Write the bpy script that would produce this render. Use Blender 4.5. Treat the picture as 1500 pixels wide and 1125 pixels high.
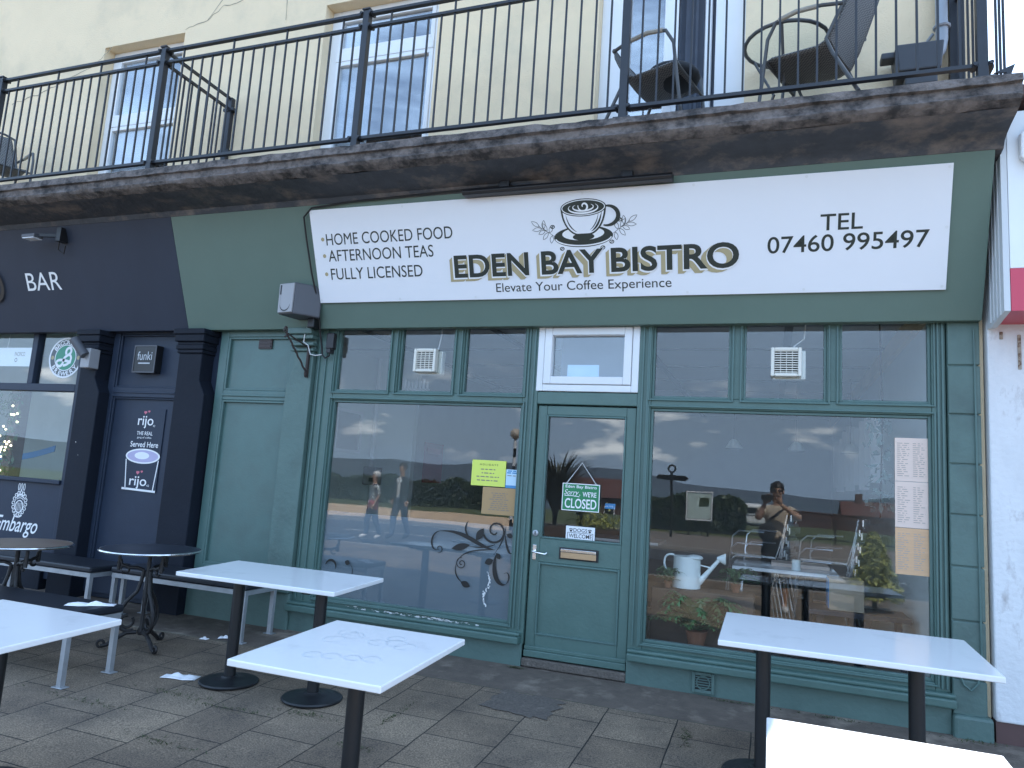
import bpy, bmesh, math, random
from mathutils import Vector, Matrix
R = math.radians
rnd = random.Random(7)
for o in list(bpy.data.objects): bpy.data.objects.remove(o)
C = bpy.context.scene.collection
SC = bpy.context.scene

# ------------------------------------------------------------------ camera, sky, sun, exposure
cam = bpy.data.objects.new('camera', bpy.data.cameras.new('camera')); C.objects.link(cam)
CY, CP, CR = -0.35062711, 0.13379567, 0.06525709
f_ = Vector((math.sin(CY)*math.cos(CP), math.cos(CY)*math.cos(CP), math.sin(CP)))
r_ = Vector((math.cos(CY), -math.sin(CY), 0)); u_ = r_.cross(f_)
r2 = math.cos(CR)*r_ + math.sin(CR)*u_; u2 = r2.cross(f_)
cam.matrix_world = Matrix(((r2.x, u2.x, -f_.x, 0), (r2.y, u2.y, -f_.y, -5.5), (r2.z, u2.z, -f_.z, 1.40), (0, 0, 0, 1)))
cam.data.sensor_width = 36; cam.data.lens = 36*1051.58/1500
cam.data.clip_start = 0.01; cam.data.clip_end = 9000
SC.camera = cam
SUN_E, SUN_A = R(54), R(35)
w = bpy.data.worlds.new('World'); SC.world = w; w.use_nodes = True
N = w.node_tree.nodes; L = w.node_tree.links; N.clear()
out = N.new('ShaderNodeOutputWorld'); bg = N.new('ShaderNodeBackground'); bg.inputs[1].default_value = 0.125
sky = N.new('ShaderNodeTexSky'); sky.sky_type = 'NISHITA'; sky.sun_disc = False
sky.sun_elevation = SUN_E; sky.sun_rotation = SUN_A; sky.altitude = 10; sky.dust_density = 1.0
tc = N.new('ShaderNodeTexCoord'); sep = N.new('ShaderNodeSeparateXYZ'); L.new(tc.outputs['Generated'], sep.inputs[0])
mp = N.new('ShaderNodeMapping'); mp.inputs['Scale'].default_value = (2.2, 2.2, 9.0); L.new(tc.outputs['Generated'], mp.inputs[0])
nz = N.new('ShaderNodeTexNoise'); nz.inputs['Scale'].default_value = 1.5; nz.inputs['Detail'].default_value = 9; nz.inputs['Roughness'].default_value = .58
L.new(mp.outputs[0], nz.inputs['Vector'])
cr = N.new('ShaderNodeValToRGB'); cr.color_ramp.elements[0].position = .40; cr.color_ramp.elements[1].position = .62
L.new(nz.outputs[0], cr.inputs[0])
# lumpy bright cumulus in a low belt
mp2 = N.new('ShaderNodeMapping'); mp2.inputs['Scale'].default_value = (9, 9, 26); L.new(tc.outputs['Generated'], mp2.inputs[0])
nz2 = N.new('ShaderNodeTexNoise'); nz2.inputs['Scale'].default_value = 1.0; nz2.inputs['Detail'].default_value = 8; L.new(mp2.outputs[0], nz2.inputs['Vector'])
cr2 = N.new('ShaderNodeValToRGB'); cr2.color_ramp.elements[0].position = .57; cr2.color_ramp.elements[1].position = .68; L.new(nz2.outputs[0], cr2.inputs[0])
belt = N.new('ShaderNodeValToRGB'); be = belt.color_ramp; be.elements[0].position = .02; be.elements[0].color = (0, 0, 0, 1); be.elements[1].position = .17; be.elements[1].color = (0, 0, 0, 1)
e_ = be.elements.new(.05); e_.color = (1, 1, 1, 1); e_ = be.elements.new(.095); e_.color = (.8, .8, .8, 1)
L.new(sep.outputs['Z'], belt.inputs[0])
mm = N.new('ShaderNodeMath'); mm.operation = 'MULTIPLY'; L.new(cr2.outputs[0], mm.inputs[0]); L.new(belt.outputs[0], mm.inputs[1])
m1 = N.new('ShaderNodeMixRGB'); m1.inputs[2].default_value = (4.3, 6.3, 9.2, 1)
mf = N.new('ShaderNodeMath'); mf.operation = 'MULTIPLY'; mf.inputs[1].default_value = .75; L.new(cr.outputs[0], mf.inputs[0])
L.new(mf.outputs[0], m1.inputs[0]); L.new(sky.outputs[0], m1.inputs[1])
bank = N.new('ShaderNodeValToRGB'); bk = bank.color_ramp; bk.elements[0].position = .0; bk.elements[0].color = (.92, .92, .92, 1); bk.elements[1].position = .45; bk.elements[1].color = (0, 0, 0, 1)
e_ = bk.elements.new(.14); e_.color = (.80, .80, .80, 1)
L.new(sep.outputs['Z'], bank.inputs[0]); mb_ = N.new('ShaderNodeMixRGB'); mb_.inputs[2].default_value = (3.5, 5.0, 7.2, 1); L.new(bank.outputs[0], mb_.inputs[0]); L.new(m1.outputs[0], mb_.inputs[1])
m2 = N.new('ShaderNodeMixRGB'); m2.inputs[2].default_value = (12.5, 13.5, 14.5, 1); L.new(mm.outputs[0], m2.inputs[0]); L.new(mb_.outputs[0], m2.inputs[1])
L.new(m2.outputs[0], bg.inputs[0]); L.new(bg.outputs[0], out.inputs[0])
sl = bpy.data.lights.new('sun', 'SUN'); sl.energy = 3.6; sl.angle = R(.5); sl.color = (1, .95, .87)
so = bpy.data.objects.new('sun', sl); C.objects.link(so)
sd = Vector((math.sin(SUN_A)*math.cos(SUN_E), math.cos(SUN_A)*math.cos(SUN_E), math.sin(SUN_E)))
so.rotation_euler = sd.to_track_quat('Z', 'Y').to_euler(); so.location = (8, 12, 20)
VS = SC.view_settings; VS.view_transform = 'Standard'; VS.look = 'None'; VS.gamma = 1; VS.use_curve_mapping = False
VS.exposure = 1.74
SC.cycles.transparent_max_bounces = 24; SC.cycles.max_bounces = 10; SC.cycles.glossy_bounces = 5

# ------------------------------------------------------------------ materials
def mat(name, col, rough=.6, var=.15, scale=6, bump=.0, bscale=60, metal=0, spec=.5, dirt=None, dscale=3, dlo=.5, dhi=.7, coat=0, stretch=(1, 1, 1), detail=5):
    m = bpy.data.materials.new(name); m.use_nodes = True
    n = m.node_tree.nodes; l = m.node_tree.links; p = n['Principled BSDF']
    p.inputs['Roughness'].default_value = rough; p.inputs['Metallic'].default_value = metal
    p.inputs['Specular IOR Level'].default_value = spec; p.inputs['Coat Weight'].default_value = coat
    t = n.new('ShaderNodeTexCoord'); g = n.new('ShaderNodeMapping'); g.inputs['Scale'].default_value = stretch
    l.new(t.outputs['Object'], g.inputs[0])
    a = n.new('ShaderNodeTexNoise'); a.inputs['Scale'].default_value = scale; a.inputs['Detail'].default_value = detail; a.inputs['Roughness'].default_value = .6
    l.new(g.outputs[0], a.inputs['Vector'])
    mx = n.new('ShaderNodeMixRGB'); mx.inputs[1].default_value = tuple(c*(1-var) for c in col)+(1,); mx.inputs[2].default_value = tuple(min(1, c*(1+var)) for c in col)+(1,)
    l.new(a.outputs[0], mx.inputs[0]); last = mx
    if dirt:
        b = n.new('ShaderNodeTexNoise'); b.inputs['Scale'].default_value = dscale; b.inputs['Detail'].default_value = 9; b.inputs['Roughness'].default_value = .65
        l.new(g.outputs[0], b.inputs['Vector'])
        rp = n.new('ShaderNodeValToRGB'); rp.color_ramp.elements[0].position = dlo; rp.color_ramp.elements[1].position = dhi; l.new(b.outputs[0], rp.inputs[0])
        m3 = n.new('ShaderNodeMixRGB'); m3.inputs[2].default_value = dirt+(1,); l.new(rp.outputs[0], m3.inputs[0]); l.new(last.outputs[0], m3.inputs[1]); last = m3
    l.new(last.outputs[0], p.inputs['Base Color'])
    if bump:
        c = n.new('ShaderNodeTexNoise'); c.inputs['Scale'].default_value = bscale; c.inputs['Detail'].default_value = 4; l.new(t.outputs['Object'], c.inputs['Vector'])
        bp = n.new('ShaderNodeBump'); bp.inputs['Strength'].default_value = bump; bp.inputs['Distance'].default_value = .01; l.new(c.outputs[0], bp.inputs['Height']); l.new(bp.outputs[0], p.inputs['Normal'])
    return m
def glass(name, ior=1.55, tint=(.96, .975, .975), wob=.012):
    m = bpy.data.materials.new(name); m.use_nodes = True; n = m.node_tree.nodes; l = m.node_tree.links; n.clear()
    o = n.new('ShaderNodeOutputMaterial'); mx = n.new('ShaderNodeMixShader'); tr = n.new('ShaderNodeBsdfTransparent'); gl = n.new('ShaderNodeBsdfGlossy'); fr = n.new('ShaderNodeFresnel')
    tr.inputs[0].default_value = tint+(1,); gl.inputs['Roughness'].default_value = 0; fr.inputs[0].default_value = ior
    t = n.new('ShaderNodeTexCoord'); nz = n.new('ShaderNodeTexNoise'); nz.inputs['Scale'].default_value = 1.3; nz.inputs['Detail'].default_value = 1; l.new(t.outputs['Object'], nz.inputs['Vector'])
    b = n.new('ShaderNodeBump'); b.inputs['Strength'].default_value = wob; b.inputs['Distance'].default_value = .1; l.new(nz.outputs[0], b.inputs['Height']); l.new(b.outputs[0], gl.inputs['Normal'])
    ge = n.new('ShaderNodeNewGeometry'); im = n.new('ShaderNodeMapRange'); im.inputs['To Min'].default_value = ior; im.inputs['To Max'].default_value = 1/ior   # same reflectance on both faces of the pane
    l.new(ge.outputs['Backfacing'], im.inputs['Value']); l.new(im.outputs[0], fr.inputs[0])
    l.new(fr.outputs[0], mx.inputs[0]); l.new(tr.outputs[0], mx.inputs[1]); l.new(gl.outputs[0], mx.inputs[2]); l.new(mx.outputs[0], o.inputs[0])
    return m
def film(name, col, alpha):
    m = bpy.data.materials.new(name); m.use_nodes = True; n = m.node_tree.nodes; l = m.node_tree.links; p = n['Principled BSDF']
    p.inputs['Base Color'].default_value = col+(1,); p.inputs['Alpha'].default_value = alpha; p.inputs['Roughness'].default_value = .5
    return m
def emit(name, col, s):
    m = bpy.data.materials.new(name); m.use_nodes = True; p = m.node_tree.nodes['Principled BSDF']
    p.inputs['Base Color'].default_value = col+(1,); p.inputs['Emission Color'].default_value = col+(1,); p.inputs['Emission Strength'].default_value = s
    return m
M = {}
CHIP = (.62, .63, .60)
M['fascia'] = mat('green_fascia_paint', (.110, .168, .138), .5, .10, 3, .06, 40)
M['green'] = mat('green_gloss_paint', (.080, .150, .136), .38, .16, 5, .10, 55, dirt=(.072, .122, .112), dscale=2.2, dlo=.5, dhi=.75)
M['greenworn'] = mat('worn_green_paint', (.080, .147, .128), .42, .18, 5, .25, 35, dirt=CHIP, dscale=9, dlo=.735, dhi=.755)
M['greenblock'] = mat('green_blockwork_paint', (.092, .155, .138), .5, .18, 5, .35, 28, dirt=(.072, .118, .106), dscale=2.6, dlo=.5, dhi=.72)
M['navy'] = mat('navy_gloss_paint', (.026, .037, .060), .45, .2, 4, .08, 45, spec=.25)
M['navyworn'] = mat('chipped_navy_paint', (.012, .0155, .024), .6, .2, 4, .2, 30, spec=.15, dirt=CHIP, dscale=17, dlo=.715, dhi=.725)
M['navyfascia'] = mat('navy_fascia_paint', (.032, .040, .060), .55, .18, 2.5, .06, 35, spec=.25, stretch=(1, 1, .25))
M['cream'] = mat('cream_render', (.82, .66, .44), .85, .08, 2, .5, 70, dirt=(.62, .52, .36), dscale=1.3, dlo=.5, dhi=.8)
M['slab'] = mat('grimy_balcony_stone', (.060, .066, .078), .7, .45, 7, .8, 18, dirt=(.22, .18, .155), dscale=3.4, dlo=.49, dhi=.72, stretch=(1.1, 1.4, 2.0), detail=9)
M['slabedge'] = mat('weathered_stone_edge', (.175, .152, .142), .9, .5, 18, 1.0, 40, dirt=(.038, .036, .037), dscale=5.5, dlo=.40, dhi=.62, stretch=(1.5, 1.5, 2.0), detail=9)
M['rail'] = mat('black_railing_paint', (.018, .021, .028), .45, .25, 20)
M['upvc'] = mat('white_upvc', (.80, .81, .82), .3, .04, 3)
M['upvcdirty'] = mat('aged_white_upvc', (.74, .75, .76), .4, .08, 5)
M['glass'] = glass('shop_glass', 1.62)
M['glassup'] = glass('upper_window_glass', 3.3, (.9, .93, .95), .006)
M['clear'] = glass('clear_table_glass', 1.12, (.95, .97, .97), 0)
M['fanglass'] = glass('fanlight_glass', 2.1, (.9, .94, .97), .004)
M['board'] = mat('white_sign_board', (.80, .81, .84), .35, .03, 2)
M['ink'] = mat('dark_green_lettering', (.020, .028, .022), .5, .1, 8)
M['gold'] = mat('tan_lettering_shadow', (.42, .35, .20), .5, .06, 8)
M['white'] = mat('white_lettering', (.82, .82, .82), .5, .03, 8)
M['tabletop'] = mat('glossy_white_table', (.80, .81, .82), .16, .03, 2.5, .015, 30, coat=.3, dirt=(.70, .71, .72), dscale=4, dlo=.55, dhi=.7)
M['tableedge'] = mat('white_table_edge', (.78, .78, .78), .35, .05, 9)
M['blackmetal'] = mat('black_powder_coat', (.011, .012, .014), .42, .3, 15, .05, 80)
M['castiron'] = mat('black_cast_iron', (.014, .013, .014), .5, .4, 20, .4, 60, dirt=(.06, .045, .04), dscale=9, dlo=.6, dhi=.8)
M['galv'] = mat('galvanised_steel', (.42, .44, .46), .45, .25, 14, .05, 60, metal=.6)
M['vinylseat'] = mat('black_bench_vinyl', (.012, .015, .022), .45, .2, 6, .1, 50)
M['darktop'] = mat('dark_round_tabletop', (.020, .024, .035), .4, .2, 5)
M['woodtop'] = mat('brown_round_tabletop', (.17, .12, .09), .4, .25, 6, stretch=(1, 8, 1))
M['chrome'] = mat('bright_metal_rim', (.75, .75, .74), .18, .05, 6, metal=1)
M['brass'] = mat('aged_brass', (.55, .42, .28), .3, .15, 12, metal=1)
M['alu'] = mat('polished_aluminium', (.8, .81, .83), .22, .05, 10, metal=1)
M['speaker'] = mat('grey_speaker_plastic', (.33, .33, .34), .5, .06, 6, .05, 200)
M['speakerd'] = mat('dark_speaker_plastic', (.085, .088, .10), .5, .08, 6)
M['blackplastic'] = mat('black_plastic', (.012, .012, .014), .4, .1, 8)
M['rust'] = mat('rusty_iron', (.045, .032, .028), .7, .5, 20, .5, 60)
M['rustpale'] = mat('pale_rusted_metal', (.36, .31, .25), .8, .5, 40, dirt=(.14, .07, .04), dscale=30, dlo=.5, dhi=.6)
M['cable'] = mat('black_cable', (.012, .012, .013), .5, .1, 8)
M['whitecable'] = mat('white_cable', (.7, .7, .69), .5, .05, 8)
M['fan'] = mat('cream_fan_plastic', (.72, .70, .62), .4, .05, 8)
M['slot'] = mat('dark_slot', (.02, .02, .022), .7, .1, 8)
M['brownvent'] = mat('brown_vent_plastic', (.045, .03, .028), .5, .1, 8)
M['yellow'] = mat('yellow_paper', (.68, .76, .14), .7, .03, 4)
M['paperblue'] = mat('blue_leaflet', (.06, .25, .50), .5, .05, 4)
M['paperpale'] = mat('pale_leaflet', (.50, .68, .80), .5, .05, 4)
M['kraft'] = mat('kraft_paper', (.42, .27, .13), .8, .08, 5)
M['menupale'] = mat('pale_wood_menu', (.74, .58, .49), .6, .10, 4, stretch=(1, 1, 14))
M['menuwood'] = mat('oak_print_menu', (.64, .40, .23), .6, .18, 4, stretch=(1, 1, 14))
M['inksoft'] = mat('grey_print', (.22, .19, .16), .7, .1, 9)
M['inkfaint'] = mat('faint_menu_print', (.42, .35, .30), .7, .1, 9)
M['signgreen'] = mat('green_sign_board', (.015, .20, .075), .4, .06, 6)
M['paper'] = mat('white_paper', (.78, .80, .82), .6, .03, 5)
M['roundgreen'] = mat('roundel_green', (.05, .27, .17), .5, .05, 6)
M['roundgrey'] = mat('roundel_charcoal', (.10, .12, .13), .5, .05, 6)
M['pink'] = mat('pink_heart', (.60, .16, .22), .5, .05, 6)
M['lilac'] = mat('lilac_foam', (.46, .42, .60), .5, .12, 8)
M['black'] = mat('black_print', (.010, .011, .013), .4, .1, 8)
M['film'] = film('frosted_window_film', (.22, .275, .32), .58)
M['scrollshade'] = mat('painted_dark_scroll', (.010, .009, .008), .5, .5, 4)
M['scratch'] = mat('scraped_white', (.7, .71, .70), .7, .15, 30)
M['chair'] = mat('grey_wicker', (.055, .062, .072), .6, .35, 120, .3, 160)
M['chairtube'] = mat('bronze_grey_tube', (.075, .08, .085), .4, .2, 14)
def weave():
    m = mat('grey_woven_mesh', (.06, .066, .075), .6, .2, 30); n = m.node_tree.nodes; l = m.node_tree.links; p = n['Principled BSDF']
    src = p.inputs['Base Color'].links[0].from_socket; t = n.new('ShaderNodeTexCoord'); c = n.new('ShaderNodeTexChecker'); c.inputs['Scale'].default_value = 85; c.inputs['Color1'].default_value = (.05, .054, .06, 1); c.inputs['Color2'].default_value = (.30, .30, .29, 1)
    l.new(t.outputs['Object'], c.inputs[0]); mx = n.new('ShaderNodeMixRGB'); mx.inputs[0].default_value = .55; l.new(src, mx.inputs[1]); l.new(c.outputs[0], mx.inputs[2]); l.new(mx.outputs[0], p.inputs['Base Color']); return m
M['chair'] = weave()
M['rope'] = mat('beige_binding', (.38, .35, .30), .7, .2, 40)
M['pipe'] = mat('grey_downpipe', (.34, .38, .43), .45, .1, 8)
M['hopper'] = mat('dark_grey_trough', (.06, .068, .082), .5, .12, 8)
M['plaster'] = mat('white_peeling_plaster', (.70, .71, .72), .8, .14, 7, .5, 30, dirt=(.33, .30, .29), dscale=7, dlo=.56, dhi=.76, stretch=(1, 1, .5))
M['cladding'] = mat('grey_white_cladding', (.60, .62, .63), .5, .1, 5, stretch=(1, 1, .3))
M['signwhite'] = mat('white_fascia_panel', (.78, .80, .81), .4, .05, 4)
M['red'] = mat('red_fascia_band', (.58, .055, .10), .4, .06, 4)
M['coping'] = mat('brown_coping', (.10, .055, .05), .7, .2, 6)
M['roof'] = mat('slate_roof', (.08, .085, .095), .7, .2, 6)
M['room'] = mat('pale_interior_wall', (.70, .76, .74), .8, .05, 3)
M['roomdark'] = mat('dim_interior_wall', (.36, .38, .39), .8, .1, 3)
M['ceil'] = mat('white_ceiling', (.82, .83, .84), .8, .04, 3)
M['beam'] = mat('grey_ceiling_strip', (.30, .32, .35), .7, .05, 3)
M['floorin'] = mat('brown_wood_floor', (.24, .175, .13), .4, .3, 4, stretch=(1, 10, 1))
M['curtain'] = mat('pale_curtain', (.88, .90, .93), .9, .10, 3, stretch=(14, 1, .4))
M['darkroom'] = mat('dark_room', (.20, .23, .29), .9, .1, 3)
M['napkin'] = mat('white_tissue', (.82, .82, .84), .8, .04, 9, .3, 60)
M['leaf'] = mat('dark_hedge_leaf', (.034, .058, .020), .5, .5, 3)
M['leaf2'] = mat('mid_green_leaf', (.07, .13, .045), .45, .4, 6)
M['leafgold'] = mat('golden_conifer_leaf', (.40, .42, .11), .6, .45, 8)
M['spear'] = mat('dark_spear_leaf', (.085, .08, .045), .5, .5, 5)
M['stem'] = mat('brown_stem', (.06, .045, .03), .8, .2, 8)
M['timber'] = mat('brown_timber', (.10, .065, .045), .7, .3, 5, stretch=(.3, 1, 6))
M['slatwhite'] = mat('white_slat', (.90, .91, .92), .6, .02, 5)
M['cardboard'] = mat('brown_cardboard', (.42, .33, .24), .8, .06, 5)
M['canwhite'] = mat('white_enamel', (.85, .90, .88), .35, .04, 5)
M['terracotta'] = mat('terracotta_pot', (.23, .10, .055), .7, .15, 8)
M['grass'] = mat('grass_blades', (.05, .062, .022), .6, .4, 10)
M['skin'] = mat('skin', (.44, .27, .19), .5, .06, 9)
M['hair'] = mat('dark_hair', (.018, .014, .012), .5, .3, 30, .3, 90)
M['tee'] = mat('beige_tshirt', (.52, .45, .36), .8, .08, 8)
M['shorts'] = mat('dark_shorts', (.022, .024, .030), .8, .1, 8)
M['jacket'] = mat('dark_jacket', (.014, .018, .024), .7, .1, 8)
M['jeans'] = mat('blue_jeans', (.06, .09, .15), .8, .15, 8)
M['pattern'] = mat('patterned_blouse', (.03, .04, .06), .8, .1, 8, dirt=(.65, .67, .68), dscale=24, dlo=.49, dhi=.52)
M['pinkcloth'] = mat('pink_cloth', (.62, .14, .17), .8, .1, 8)
M['brickred'] = mat('red_brick_wall', (.105, .058, .047), .8, .2, 6)
M['rooftile'] = mat('red_roof_tile', (.115, .050, .040), .8, .2, 6)
M['vanwhite'] = mat('white_van_paint', (.75, .76, .77), .3, .03, 4)
M['tyre'] = mat('tyre_rubber', (.015, .015, .016), .8, .1, 8)
M['darkglass'] = mat('dark_vehicle_glass', (.02, .025, .03), .08, .1, 8)
M['phone'] = mat('dark_phone_case', (.03, .032, .036), .35, .1, 8)
M['linepaint'] = mat('white_road_paint', (.62, .62, .58), .7, .1, 12)
M['yellowpaint'] = mat('yellow_road_paint', (.60, .45, .10), .7, .15, 12)
M['kerb'] = mat('concrete_kerb', (.30, .28, .26), .85, .12, 6, .2, 40)
M['asphalt'] = mat('asphalt', (.055, .055, .057), .85, .25, 30, .3, 150)
M['promenade'] = mat('sandy_paving', (.74, .53, .34), .9, .12, 3, .2, 60)
M['farpath'] = mat('grey_brown_path', (.20, .165, .135), .9, .2, 3, .2, 60)
M['lawn'] = mat('lawn', (.09, .11, .035), .9, .25, 3, .4, 20)
M['landm'] = mat('coastal_land', (.08, .085, .05), .9, .3, .05)
M['sea'] = mat('sea_water', (.055, .075, .09), .5, .1, .02)
M['hill'] = mat('distant_hill', (.085, .115, .15), .95, .2, .004)  # distance haze is mixed into this blue-grey
# ------------------------------------------------------------------ paving material
def paving():
    m = bpy.data.materials.new('stone_paving'); m.use_nodes = True; n = m.node_tree.nodes; l = m.node_tree.links; p = n['Principled BSDF']
    p.inputs['Roughness'].default_value = .82
    t = n.new('ShaderNodeTexCoord'); g = n.new('ShaderNodeMapping'); g.inputs['Rotation'].default_value = (0, 0, R(90)); g.inputs['Location'].default_value = (-.08, .08, 0)
    l.new(t.outputs['Object'], g.inputs[0])
    wn = n.new('ShaderNodeTexNoise'); wn.inputs['Scale'].default_value = 5; l.new(t.outputs['Object'], wn.inputs['Vector'])
    ad = n.new('ShaderNodeMixRGB'); ad.blend_type = 'ADD'; ad.inputs[0].default_value = .012; l.new(g.outputs[0], ad.inputs[1]); l.new(wn.outputs['Color'], ad.inputs[2])
    b = n.new('ShaderNodeTexBrick'); b.offset = .5; b.inputs['Scale'].default_value = 1; b.inputs['Brick Width'].default_value = .42; b.inputs['Row Height'].default_value = .44
    b.inputs['Mortar Size'].default_value = .0045; b.inputs['Mortar Smooth'].default_value = .2; b.inputs['Bias'].default_value = 0
    b.inputs['Color1'].default_value = (.188, .148, .110, 1); b.inputs['Color2'].default_value = (.252, .202, .150, 1); b.inputs['Mortar'].default_value = (.022, .021, .018, 1)
    l.new(ad.outputs[0], b.inputs['Vector'])
    s = n.new('ShaderNodeTexNoise'); s.inputs['Scale'].default_value = 130; s.inputs['Detail'].default_value = 3; l.new(t.outputs['Object'], s.inputs['Vector'])
    sr = n.new('ShaderNodeValToRGB'); sr.color_ramp.elements[0].position = .36; sr.color_ramp.elements[0].color = (.5, .5, .5, 1); sr.color_ramp.elements[1].position = .68; sr.color_ramp.elements[1].color = (1.45, 1.42, 1.36, 1); l.new(s.outputs[0], sr.inputs[0])
    mu = n.new('ShaderNodeMixRGB'); mu.blend_type = 'MULTIPLY'; mu.inputs[0].default_value = 1; l.new(b.outputs[0], mu.inputs[1]); l.new(sr.outputs[0], mu.inputs[2])
    s2 = n.new('ShaderNodeTexNoise'); s2.inputs['Scale'].default_value = 1.6; s2.inputs['Detail'].default_value = 7; s2.inputs['Roughness'].default_value = .65; l.new(t.outputs['Object'], s2.inputs['Vector'])
    r2_ = n.new('ShaderNodeValToRGB'); r2_.color_ramp.elements[0].position = .35; r2_.color_ramp.elements[0].color = (.58, .58, .60, 1); r2_.color_ramp.elements[1].position = .65; r2_.color_ramp.elements[1].color = (1.15, 1.12, 1.08, 1); l.new(s2.outputs[0], r2_.inputs[0])
    m2_ = n.new('ShaderNodeMixRGB'); m2_.blend_type = 'MULTIPLY'; m2_.inputs[0].default_value = 1; l.new(mu.outputs[0], m2_.inputs[1]); l.new(r2_.outputs[0], m2_.inputs[2])
    l.new(m2_.outputs[0], p.inputs['Base Color'])
    iv = n.new('ShaderNodeMath'); iv.operation = 'MULTIPLY_ADD'; iv.inputs[1].default_value = -1.5; l.new(b.outputs['Fac'], iv.inputs[0]); l.new(s.outputs[0], iv.inputs[2])
    bp = n.new('ShaderNodeBump'); bp.inputs['Strength'].default_value = .45; bp.inputs['Distance'].default_value = .006; l.new(iv.outputs[0], bp.inputs['Height']); l.new(bp.outputs[0], p.inputs['Normal'])
    return m
M['paving'] = paving()
M['tarstrip'] = mat('worn_dark_screed', (.125, .100, .080), .85, .45, 9, .7, 70, dirt=(.29, .24, .19), dscale=3.0, dlo=.52, dhi=.70)
M['patch'] = mat('rough_tarmac_patch', (.12, .102, .086), .9, .7, 60, 1.0, 60, dirt=(.22, .19, .16), dscale=12, dlo=.6, dhi=.7)

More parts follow.
